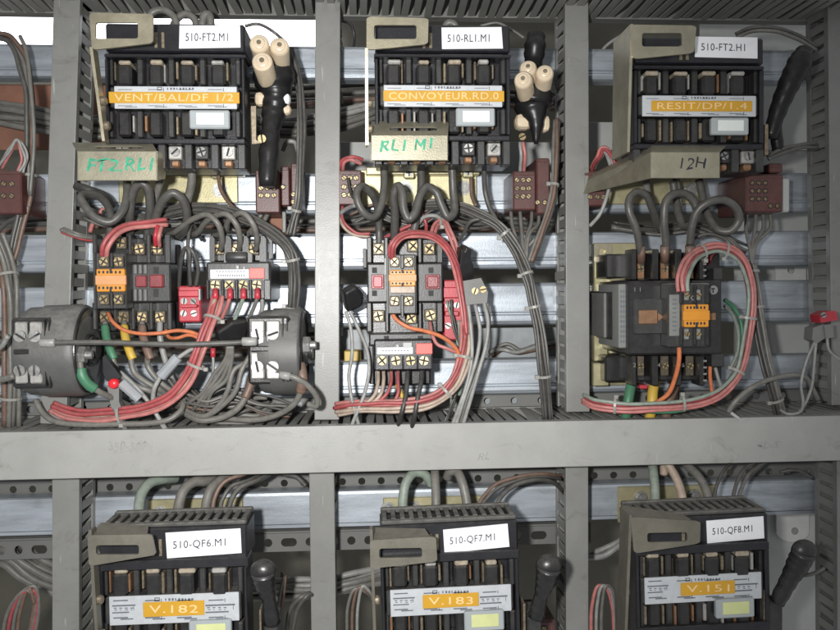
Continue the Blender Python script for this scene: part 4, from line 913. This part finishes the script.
# right side of column one
bundle("dark wires dropping along the bright duct beside the ceramic fuses", [(290,48,30),(297,75,30),(301,110,24),(301,150,18),(299,195,16),(295,215,20),(290,235,20)], [DW,GW,DW], 2.1, ties=(.8,))
wire([(262,213,50),(256,224,50),(246,236,60)], 2.4, GW, "grey wire leaving the brown block, first below the black tape")
wire([(268,213,50),(262,224,46),(250,234,56)], 2.4, GW, "grey wire leaving the brown block, second below the black tape")
wire([(284,212,40),(284,232,40),(281,246,60)], 2.0, LW, "pale wire below the brown block at the bright duct")
wire([(299,212,40),(297,224,36),(290,232,34),(283,234,40)], 1.8, BRW, "thin brown wire hooking under the brown block at the bright duct")
tag(pbox("rust_block", None, 270, 218, 284, 232, 80, 110, RUST, 1), "small rust-brown block under the brown terminals near the bright duct", "block")
bundle("grey cables crossing behind the ceramic fuses", [(255,125,150),(285,128,140),(320,124,135),(350,117,140),(380,108,150)], [GW,LW,GW,GW,LW,GW], 2.8, jitter=1)
wire([(283,150,90),(287,142,80),(294,142,80),(298,152,90)], 2.2, LW, "pale wire hoop behind the black taped bundle by the bright duct")
# --- duct-top level, column one
bundle("red, pink and cream wires sweeping up from the duct to the dusty overload relay", [(52,408,20),(68,414,14),(90,417,8),(120,415,2),(150,409,-4),(172,398,-8),(190,378,-10),(201,352,-12),(209,328,-8),(216,310,0),(220,296,4)], [PINK,REDW,CREAM,PINK,REDW], 2.2, ties=(.3,.66,.85), jitter=.5)
for x, m1, lb in ((215.5,CREAM,"cream"),(230,PINK,"pink"),(243.5,GGW,"grey-green"),(257.5,GW,"grey")):
    r_ = wire([(x,288,2),(x,296,-2),(x-3,306,2),(x-10,322,10)], 2.0, m1, "%s wire from the lower screws of the dusty overload relay" % lb)
    bm = bmesh.new(); tube(bm, P3([(x,289,0),(x,299,-3)]), 2.9*MM, 9); fin("red_ferrule", bm, RED, r_, True)
wire([(262,292,10),(262,310,14),(258,318,30)], 2.2, LW, "light grey wire beside the overload relay near the bright resistor")
wire([(108,313,16),(113,322,6),(124,330,0),(140,333.5,-2),(160,333,-2),(178,330.5,-2),(194,333,-4),(206,340,-8)], 1.9, ORW, "orange wire running from the orange contactor towards the red bundle")
wire([(166,330,20),(169,337,10),(177,338,2),(190,335,-2),(204,341,-6)], 1.8, ORW, "short orange wire hooking below the other orange one")
for x, m1, pts, lb in ((105,GRN,[(118,372,6),(132,384,4),(150,391,6),(166,398,20),(172,408,40)],"green-sleeved"),(124,YEL,[(134,372,8),(146,382,6),(160,390,10),(176,402,30)],"yellow-sleeved"),(142,BRW,[(148,366,10),(160,382,10),(176,394,16),(190,404,30)],"brown-sleeved")):
    r_ = wire([(x,322,24),(x+1.5,336,14),(x+6,352,8)] + pts, 2.9, GW, "%s grey cable from the lower terminals of the orange contactor" % lb, cat='cable')
    bm = bmesh.new(); tube(bm, smoothpath(P3([(x,326,21),(x+1.5,338,14),(x+6,352,8),(x+9,359,7)]), 6), 4.2*MM, 11); fin("sleeve", bm, m1, r_, True)
wire([(160,322,24),(160,336,20),(163,352,20),(172,380,24),(180,398,30)], 3, LW, "pale grey cable from the last lower terminal of the orange contactor", cat='cable')
r_ = wire([(80,362,-20),(82,374,-22),(88,384,-20),(100,392,-14),(112,398,0),(130,406,30)], 3.0, GW, "green-sleeved grey lead bolted to the cabinet-edge resistor", cat='cable')
bm = bmesh.new(); tube(bm, smoothpath(P3([(81,369,-22),(82,375,-23),(87,383,-21),(95,389,-17)]), 6), 5.0*MM, 11); fin("sleeve", bm, GRN, r_, True)
wire([(36,400,20),(42,412,14),(54,421,8),(80,424.5,4),(120,424,2),(152,423,0),(170,419,0),(181,410,6),(184,396,20)], 2.9, GW, "long grey cable lying on the slotted duct under the cabinet-edge resistor", cat='cable')
wire([(120,372,4),(135,386,0),(150,404,0),(160,420,0),(168,432,8)], 2.2, LW, "light grey wire from the clear connector diving into the duct by the red button")
wire([(114,406,2),(119,418,2),(128,434,8)], 2.6, MGR, "grey wire tail diving into the duct under the red button")
wire([(206,342,-6),(190,350,-6),(178,358,-6)], 2.2, LW, "light grey wire from the rod to the clear connector")
wire([(160,377,-6),(154,390,-6),(154,408,0),(162,424,2),(168,434,10)], 2.3, LW, "light grey wire looping from the clear connector into the duct")
for i, (xe, ye) in enumerate(((192,408),(198,412),(203,410),(208,414))):
    wire([(228+i*1.4,346,-14),(226+i*2,358,-10),(214+i*4,374+i*2,-4),(203+i*3,392,0),(xe-2,ye-6,10),(xe-8,ye+2,30)], 2.0, GW, "grey wire %s of four fanning down behind the rod" % ("first","second","third","fourth")[i], group="grey wires fanning down behind the rod")
r_ = wire([(213,352,10),(213,372,10),(206,396,20)], 1.5, LW, "thin pale wire with a red ferrule hanging beside the red bundle"); bm = bmesh.new(); tube(bm, P3([(213,348,10),(213,357,10)]), 2.6*MM, 9); fin("ferrule", bm, RED, r_, True)
for i, (a, b, lb) in enumerate((((250,356),(238,384),"upper"),((247,362),(230,384),"lower"))):
    wire([(a[0],a[1],0),(b[0]+4,b[1]-14,-4),(b[0]-2,b[1]+6,-4),(224-4*i,404,0),(205,416,6),(186,410,20),(176,398,30)], 2.7, GW, "%s grey cable looping out of the bright resistor's lower terminals" % lb, cat='cable')
r_ = wire([(252,376,10),(248,392,4),(238,408,4),(220,418,8),(200,420,10),(186,414,20)], 3.4, GW, "brown-sleeved cable curling under the bright resistor", cat='cable'); bm = bmesh.new(); tube(bm, smoothpath(P3([(253,374,10),(250,386,5),(245,398,3)]), 6), 4.4*MM, 11); fin("sleeve", bm, BRW, r_, True)
r_ = wire([(300,366,-14),(302,384,-18),(297,400,-12),(283,412,0),(262,419,10),(240,420,16),(222,418,22)], 3.1, GW, "grey cable with a brown sleeve sweeping under the bright resistor from its bolt", cat='cable'); bm = bmesh.new(); tube(bm, smoothpath(P3([(300,364,-14),(302.5,378,-19),(301,392,-16)]), 6), 5.2*MM, 11); fin("sleeve", bm, BRW, r_, True)
wire([(283,375,-38),(296,378,-40),(308,386,-36),(317,398,-28),(316,406,-24),(308,404,-20)], 3.0, GW, "grey hook of cable at the bright resistor's lower terminal", cat='cable')
bm = bmesh.new(); tube(bm, P3([(280,374.5,-38),(290,376.5,-40)]), 4*MM, 10); tag(fin("cable_boot", bm, LW, None, True), "pale cable boot on the bright resistor's lower terminal", "boot")
wire([(8,336,-20),(2,346,-10),(-10,352,0)], 2.6, LW, "pale cable entering the cabinet-edge resistor from outside the frame"); wire([(14,376,-30),(4,379,-26),(-10,380,-20)], 3.2, GW, "lower grey cable entering the cabinet-edge resistor")
bundle("tangle of grey wires heaped behind the red bundle on the duct", [(168,392,40),(185,402,36),(202,410,32),(226,416,30),(250,414,34),(270,408,44)], [GW,DW,GW,DW,GW,GW], 2.4, jitter=2.2, spread=1.3)
# --- under CONVOYEUR
wire([(384,165,20),(384,188,10),(381,206,4),(374,217,0),(365,214,-4),(358,203,-6),(357,192,-4),(362,186,2),(370,192,10),(377,206,24),(379,230,36),(379,244,36)], 3.9, TCW, "open grey loop under the gold CONVOYEUR shroud by its brown terminal", group=T2, cat='cable')
wire([(394,240,34),(395,215,20),(394,194,8),(398,186,4),(402,192,0),(404,210,-2),(409,219,-2),(415,213,0),(420,196,4),(427,187,8),(436,192,10),(441,204,10),(448,217,10),(454,212,14),(453,190,18),(452,166,14)], 4.3, TCW, "serpentine grey cable winding over the gold plate under CONVOYEUR", group=T2, cat='cable')
wire([(421,165,20),(421,190,30),(417,215,34),(412,240,34)], 4.2, TCW, "straight grey cable between the bolts of the CONVOYEUR gold plate", group=T2, cat='cable')
for x, y in ((384,166),(421,166),(452,166)): pass
bundle("thick sheaf of dark wires leaving the CONVOYEUR plate and dropping into the duct", [(404,208,56),(430,205,46),(455,206,36),(478,214,28),(497,225,22),(512,243,18),(522,262,14),(528,278,10),(533,300,8),(539,330,6),(544,370,6),(548,420,16)], [DW,GW,BRW,DW,GW,DW,DW], 1.65, ties=(.42,.62,.76,.93), jitter=.5, spread=.8)
wire([(484,168,20),(485,190,30),(489,206,30),(497,222,24)], 2.6, DW, "dark wire dropping from the second screw of CONVOYEUR into the sheaf")
wire([(471,178,60),(472,196,56),(476,206,50)], 1.9, BRW, "thin brown wire from the gold clamp under CONVOYEUR")
wire([(448,244,50),(462,236,40),(470,222,30),(483,219,26),(494,224,24)], 2.0, DW, "thin dark wire snaking from the contactor to the sheaf")
for i, (x, lb) in enumerate(((511,"first"),(520,"second"),(532,"third"),(539,"fourth"))):
    wire([(x,211,50),(x+1-2*(i>1),224,40),(520+3*i,250-5*i,26),(526,268,16)], 1.9, GW, "%s grey wire below the nine-dot brown block" % lb, group="wires below the nine-dot brown block")
bundle("grey wires running up beside the nine-dot block towards the duct", [(557,120,40),(556,150,30),(554,185,24),(549,212,20),(540,238,16),(531,262,12)], [DW,GW,BRW], 2.0, ties=(.42,))
wire([(510,236,40),(518,248,30),(526,248,24),(536,238,20)], 1.7, GW, "thin grey wire looping across the sheaf below the brown block")
bundle("two red wires arching over the CONVOYEUR contactor down its side", [(392,258,-10),(393,246,-16),(402,236,-14),(418,233.5,-10),(434,237,-4),(447,248,2),(455,264,6),(460,285,10),(464,310,10),(467,335,8)], [REDW,PINK,REDW], 2.1, name='wire_pair', jitter=.3)
bundle("pink and cream bundle curving under the CONVOYEUR overload relay into the duct", [(466,320,14),(467,340,8),(464,360,4),(456,380,0),(442,395,-2),(424,403,-4),(400,406,-2),(375,406,2),(352,407,8),(336,410,20)], [PINK,CREAM,PINK,REDW,CREAM,PINK], 2.0, ties=(.22,.42), jitter=.5)
bundle("pair of red wires meeting behind the CONVOYEUR contactor top", [(345,188,60),(340,210,50),(344,224,44),(356,234,44),(370,236,44)], [REDW,CREAM], 1.6, name='wire_pair')
wire([(384,238,50),(400,230,44),(418,222,40),(432,216,44)], 2.0, REDW, "red wire slanting up behind the serpentine cable")
wire([(425,240,50),(426,224,40),(421,212,40)], 1.8, REDW, "short red wire rising behind the contactor top")
bundle("pink wires tied at a grey cuff above the CONVOYEUR contactor", [(432,238,40),(437,224,30),(444,222,24),(450,232,18),(456,250,14),(459,262,12)], [PINK,PINK], 1.8, ties=(.35,), name='wire_pair')
wire([(418,224,40),(424,217,34),(436,216,30),(444,222,26)], 2.2, LW, "pale cable arching to the grey cuff above the contactor")
wire([(392,310,0),(395,318,-6),(408,327,-8),(425,331,-6),(440,336,-4),(453,345,0),(459,355,4),(460,366,6)], 2.1, ORW, "orange-pink wire crossing between the two CONVOYEUR units")
wire([(430,322,20),(432,334,8),(437,344,4),(446,348,2),(456,352,4)], 1.9, PINK, "short pink wire joining the orange-pink one")
wire([(346,311,14),(351,330,12),(352,355,12),(349,375,12),(351,395,10),(355,412,6),(361,432,8)], 1.9, LW, "inner light grey wire from the shiny taped connector", group="light grey wire pair from the taped connector")
wire([(349,309,16),(358,328,14),(367,350,8),(369,370,4),(365,392,4),(358,410,4),(349,432,8)], 1.9, LW, "outer light grey wire from the shiny taped connector", group="light grey wire pair from the taped connector")
for x, m1, x2, lb in ((378,CREAM,372,"first cream"),(383.5,CREAM,378,"second cream"),(391,REDW,382,"first red"),(398,REDW,398,"second red")):
    wire([(x,368,20),(x,382,10),((x+x2)/2,394,4),(x2-6,403,4),(x2-24,408,10)], 1.9, m1, "%s wire below the four-screw overload relay" % lb)
wire([(397,385,20),(401,394,14),(404,402,14)], 2.6, YEL, "short orange-yellow sleeve below the four-screw relay")
wire([(408,368,20),(407,382,6),(406,394,-2),(402,412,-6),(396,432,8)], 2.5, BW, "black wire nearer the middle of the four-screw relay", group="black wires below the four-screw relay")
wire([(422,368,20),(421,382,6),(418,396,-4),(415,414,-6),(410,434,8)], 2.5, BW, "black wire below the red label of the four-screw relay", group="black wires below the four-screw relay")
for i, pts in enumerate(([(468,303,10),(471,330,6),(472,355,4),(468,380,2),(461,402,0),(452,426,6)], [(475,304,10),(480,330,4),(478,352,0),(471,378,0),(463,402,0),(455,428,6)], [(484,302,8),(488,322,2),(486,345,-2),(479,370,-4),(471,398,-2),(462,428,6)], [(487,303,12),(489,320,14),(485,350,8),(475,378,6),(466,402,4),(460,426,10)])):
    wire(pts, 2.0, LW if i != 3 else GW, "%s light grey wire hanging from the double connector into the duct" % ("first","second","third","fourth")[i], group="light grey wires from the double connector")
wire([(459,320,20),(461,345,20),(463,370,24),(459,395,30)], 2.2, GGW, "grey-green wire behind the pink bundle")
bundle("dusty wires lying on the rear strip beyond the contactor", [(490,352,140),(505,348,130),(520,352,130),(540,346,136),(560,342,150)], [GW,BRW,LW], 2, jitter=1.4)
# --- over the largest contactor
wire([(641,266,14),(640,250,4),(636,228,-4),(629,210,-6),(630,198,-4),(637,192,0),(646,195,4),(652,208,12),(657,222,24),(660,230,34)], 4.0, TCW, "first thick grey hoop above the largest contactor, beside the gold ear", group=T3, cat='cable')
wire([(665,266,14),(666,246,4),(664,220,-4),(666,202,-6),(674,194,-4),(685,194,0),(694,202,2),(697,214,4),(692,224,10),(684,226,20),(679,216,30),(676,200,38),(673,182,40)], 4.2, TCW, "middle thick grey coil above the largest contactor", group=T3, cat='cable')
wire([(690,266,20),(690,246,12),(692,226,4),(698,210,-2),(709,202,-6),(724,200,-6),(736,208,-4),(739,220,0),(730,231,4),(718,230,10),(710,220,20),(704,204,30),(699,180,38)], 4.2, TCW, "third thick grey coil looping beside the brown edge block", group=T3, cat='cable')
for x, x2, lb in ((646,654,"nearest the gold shroud"),(676,679,"at the middle coil"),): wire([(x,178,46),(x+2,196,40),(x2,214,40)], 3.8, GW, "grey cable leg dropping from under the 12H shroud %s" % lb, cat='cable')
for x in (641,665,690):
    bm = bmesh.new(); tube(bm, P3([(x,262,10),(x-.4,246,3)]), 4.7*MM, 11); tag(fin("cable_sleeve", bm, BRW, None, True), "brown sleeve at the %s top terminal of the largest contactor" % {641:"first",665:"middle",690:"last"}[x], "sleeve", "brown sleeves at the top of the largest contactor")
bundle("pink-red bundle arching over the orange block of the largest contactor", [(684,292,-48),(684,276,-44),(690,262,-30),(702,252,-16),(718,249,-8),(732,253,-4),(743,265,-2),(749,285,0),(750,308,0),(746,335,0),(742,358,-2),(735,376,-4),(722,390,-6),(702,400,-8),(676,404,-8),(646,406,-6),(618,406,0),(596,403,10),(584,398,26)], [REDW,PINK,REDW,GGW,PINK], 2.0, ties=(.17,.25,.47,.60,.77,.9), jitter=.45)
wire([(709,264,20),(711,256,10),(716,251,0)], 1.9, REDW, "short red wire dropping into the far top terminal of the largest contactor")
wire([(725,300,30),(734,308,16),(741,322,8),(742,345,6),(738,365,4),(726,384,2),(704,402,0),(676,411,-2),(646,411,0),(618,408,6),(594,404,22)], 2.2, GRN, "green wire following the pink bundle under the largest contactor")
wire([(725,306,40),(732,314,26),(738,330,14),(738,350,10),(730,370,8)], 2.0, GGW, "grey-green wire beside the green one at the largest contactor")
for x, m1, lb, dx in ((629,GRN,"green",0),(652,YEL,"yellow",1),(672,BRW,"brown",-3)):
    wire([(x+4,378,30),(x+1,390,24),(x+dx-1,402,20),(x+dx-4,424,24)], 5.4, m1, "thick %s sleeved cable leaving the bottom of the largest contactor" % lb, cat='cable')
wire([(679,344,-34),(679,360,-30),(675,378,-20),(668,394,-10),(654,404,0),(645,410,10)], 2.3, ORW, "orange-brown wire dropping across the front of the largest contactor")
wire([(711,358,10),(710,375,12),(712,392,14),(713,404,20)], 2.0, ORW, "thin orange wire at the far foot of the largest contactor")
wire([(714,362,20),(718,378,20),(724,396,20)], 1.8, LW, "pale wire beside the thin orange one")
bundle("sheaf of dark wires dropping from the edge brown block into the duct", [(751,264,30),(754,285,26),(758,315,22),(764,350,18),(772,382,14),(781,418,20)], [DW,GW,BRW,DW,GW,DW], 1.8, ties=(.08,.36,.9), jitter=.5)
for i, (x, lb) in enumerate(((747,"first"),(756,"second"),(763,"third"),(770,"fourth"))):
    wire([(x,214,50),(x-1+1*(i>1),228,44),(750+i*2,250-2*i,34),(752,266,30)], 1.8, GW, "%s grey wire hanging from the plain brown edge block" % lb, group="wires below the plain brown edge block")
for i in range(3): wire([(690+8*i,240-2*i,50),(708+6*i,234,44),(726+3*i,240,40),(742,258-3*i,34),(750,272,30)], 1.8, DW, "%s dark wire arching behind the third coil into the sheaf" % ("upper","middle","lower")[i], group="dark wires arching behind the third coil")
wire([(728,412,-4),(735,402,-8),(748,390,-8),(768,380,-6),(790,375,-4),(805,377,0),(811,386,6),(818,400,14)], 2.6, GW, "grey cable arching from the duct to the edge duct beside the sheaf", cat='cable')
wire([(815,341,-6),(806,362,-6),(801,385,-4),(803,402,0),(800,412,6),(788,414,10),(780,410,16)], 1.5, LW, "thin light wire drooping from the edge connector to the duct")
wire([(816,341,-6),(814,365,-8),(812,385,-6),(806,402,0),(799,412,8)], 1.5, LW, "second thin light wire drooping from the edge connector")
wire([(827,337,-8),(829,350,-8),(838,358,-8),(852,362,-4)], 1.5, LW, "thin light wire leaving the edge connector past the frame")
wire([(730,412,0),(738,418,0),(744,424,6)], 1.8, PANEL, "short white wire end on the duct below the largest contactor")
bundle("pink and grey wires curling behind the brown block beside the 12H shroud", [(592,170,60),(598,158,40),(604,150,30),(612,158,24),(616,172,20)], [PINK,LW,REDW], 1.8, jitter=.8)
wire([(606,152,30),(611,170,20),(608,192,18),(600,214,20),(590,226,30)], 1.9, LW, "pale wire curling from the pink wires down beside the duct")
bundle("red wires curling over the small brown block by CONVOYEUR", [(341,172,50),(343,162,40),(352,158,36),(362,162,40)], [REDW,PINK], 1.8, name='wire_pair')
wire([(338,215,50),(346,209,40),(356,205,20)], 2.2, LW, "pale cable coming out of the duct below the small brown block")
wire([(348,178,30),(350,190,26),(354,198,10),(360,200,6)], 1.6, BW, "thin black wire across the face of the small brown block")
bundle("pink wires entering the nine-dot brown block from above", [(522,142,20),(523,155,20),(522,172,34)], [PINK,LW], 1.8, name='wire_pair')
# --- lower row
A1 = "thick cables arching out of the V.182 switch"; A2 = "thick cables arching out of the V.183 switch"; A3 = "thick cables arching out of the V.151 switch"
def arcs(specs, group, sw):
    for lb, m1, pts, r in specs: wire(pts, r, m1, "%s of the V.%s switch" % (lb, sw), 'cable', group=group)
arcs([("first thick cable arching over the gold plate", GGW, [(139,524,0),(139,508,10),(142,493,20),(150,483,30),(164,479,44),(176,478,60)], 5.2), ("second thick cable arching over the gold plate", GW, [(177,522,0),(179,505,10),(184,490,18),(194,482,26),(208,481,36),(222,476,60)], 5.2), ("third thick cable arching over the gold plate", GW, [(206,522,0),(206,505,10),(211,489,18),(221,480,28),(238,476,50)], 4.8)], A1, "182")
bundle("dark twin wires arching out of V.182 to the middle duct", [(216,520,0),(218,500,10),(228,485,16),(246,477,26),(262,470,50)], [BRW,DW], 2.2, name='wire_pair', spread=1.6); wire([(228,519,0),(231,501,10),(240,488,18),(256,481,28),(270,474,50)], 2.6, DW, "dark wire arching out of V.182 furthest from its bracket")
wire([(282,474,60),(296,477,56),(306,486,50)], 2.2, DW, "dark wire looping from the wide duct to the duct right of V.182")
arcs([("first thick cable standing behind the bracket", GGW, [(403,518,0),(403,500,8),(406,483,14),(414,473,22),(424,474,26),(432,485,30)], 4.9), ("middle thick cable standing straight", GW, [(436,516,0),(436,495,8),(435,475,20),(435,462,40)], 4.6), ("third thick cable bent like a cane", GW, [(447,478,30),(450,472,26),(457,472,20),(462,482,12),(466,498,6),(468,516,0)], 4.9)], A2, "183")
bundle("dark wires sweeping from V.183 up into the vertical duct", [(477,512,0),(484,498,10),(498,486,18),(520,478,24),(545,475,34),(562,477,60)], [BRW,DW], 1.9, name='wire_pair'); wire([(495,511,0),(501,497,10),(514,486,18),(534,480,24),(552,482,40),(562,490,60)], 2.3, DW, "dark wire sweeping from the far end of V.183 into the vertical duct")
arcs([("first green-grey cable rising", GGW, [(655,508,0),(655,490,10),(653,470,24),(651,452,50)], 4.8), ("yellowed thick cable rising", CREAM, [(684,506,0),(680,488,10),(673,472,22),(665,462,30),(664,474,34)], 4.4), ("grey thick cable bending", GW, [(710,506,0),(706,490,10),(698,476,22),(688,466,36),(680,456,54)], 4.6)], A3, "151")
bundle("dark twin wires rising from V.151 into the middle duct", [(735,502,0),(738,487,10),(747,472,22),(760,462,40),(772,456,60)], [DW,GW], 2.0, name='wire_pair', spread=1.5); wire([(713,505,4),(716,488,14),(723,472,26),(732,462,44)], 1.8, DW, "thin dark wire rising from V.151 beside the grey thick cable")
wire([(780,472,50),(796,470,46),(812,478,50)], 1.8, DW, "thin dark wire between the wide duct and the edge duct"); wire([(800,576,40),(812,574,34),(824,568,40)], 2.0, GW, "grey wire from the leaning handle into the edge duct")
bundle("fat bundle of grey cables slanting behind the duct beside V.182", [(-10,542,150),(10,552,140),(30,566,140),(60,580,150),(90,586,160)], [GW]*10, 3.6, jitter=1)
for i, m1 in enumerate((GW, REDW, GW, BRW)): wire([(2+5*i,640,40),(8+4*i,612,30),(20+3*i,594-2*i,24),(34,586+5*i,26),(39-i*1.5,604,30),(34-2*i,640,40)], 1.9, m1, "%s hoop of wire at the bottom corner of the cabinet" % ("grey outer","red","grey inner","brown")[i], group="wire hoops at the bottom corner")
bundle("bundle of grey cables crossing behind the duct between V.182 and V.183", [(250,592,150),(290,590,140),(325,588,136),(350,583,136),(385,575,150)], [GW,LW,GW,GW,LW,GW,GW], 3.2, jitter=.8)
for i in range(3): wire([(347+5*i,634,40),(348+5*i,606,34),(355+4*i,589-1.5*i,30),(366+2*i,592,34),(372,600,50)], 1.7, (GW,BRW,LW)[i], "%s thin hooked wire beside the lever of V.183" % ("grey","brown","pale")[i], group="thin hooked wires beside the lever of V.183")
for i in range(2): wire([(286+6*i,634,40),(291+7*i,608,34),(303+4*i,596,32),(316,592+3*i,50)], 2.2, DW, "%s dark hooked wire beside the handle of V.182" % ("taller","shorter")[i], group="dark hooked wires beside the handle of V.182")
for i in range(2): wire([(278+3*i,612,20),(281+3*i,590,16),(284+i,576,16),(282,573+3*i,30)], 1.7, (GW,BRW)[i], "%s wire loop right behind the handle of V.182" % ("grey","brown")[i])
for i in range(3): wire([(591+5*i,640,40),(592+5*i,606,34),(598+4*i,586,30),(606+3*i,588,34),(612+i,606,40),(614,640,50)], 1.8, (PINK,LW,GW)[i], "%s hooped wire beside the lever of V.151" % ("pink","pale","grey")[i], group="hooped wires beside the lever of V.151")
bundle("pale cables sagging behind the duct beside V.151", [(585,556,150),(605,552,140),(625,542,140),(650,530,150)], [LW,GW,LW], 3, jitter=1)

for (y, Y, n, lb) in ((223, 170, 5, "dark cables lost in the gap above the contactor rails"), (343, 175, 6, "dark cables lost in the gap above the lowest upper rail"), (98, 260, 5, "dim cables far behind the topmost row of switches")):
    bundle(lb, [(-30,y+4,Y),(120,y-3,Y),(260,y+3,Y-10),(420,y-2,Y),(560,y+4,Y)], [DW,GW,DW,BRW,DW,GW][:n], 2.6, jitter=2.2, spread=1.3)

for lb, pts, st, r_, sp in (
    ("loose thin wires tangled on the duct below the straight grey rod", [(170,380,24),(186,396,16),(206,404,8),(232,398,12),(262,404,18),(292,410,26)], [DW,BW,GW,DW,DW,BRW,GW], 1.3, 1.9),
    ("loose thin dark wires behind the hoops above the orange contactor", [(86,214,62),(112,222,54),(140,214,56),(172,222,52),(204,216,58),(240,226,62)], [DW,BW,DW,GW,BW], 1.4, 1.8),
    ("loose thin dark wires behind the serpentine cable under CONVOYEUR", [(352,222,62),(380,214,56),(410,224,54),(440,214,50),(470,224,54),(500,220,62)], [DW,BW,GW,DW,BRW], 1.4, 1.7),
    ("loose thin dark wires behind the coils above the largest contactor", [(612,224,66),(650,232,60),(690,226,58),(724,236,52),(748,250,44)], [DW,BW,DW,GW], 1.4, 1.7),
    ("loose thin wires hanging beside the red CONVOYEUR socket", [(449,300,26),(455,330,22),(462,352,26),(458,378,24),(452,402,20),(446,424,24)], [BW,GGW,DW], 1.2, 1.4)):
    bundle(lb, pts, st, r_, jitter=1.6, spread=sp)
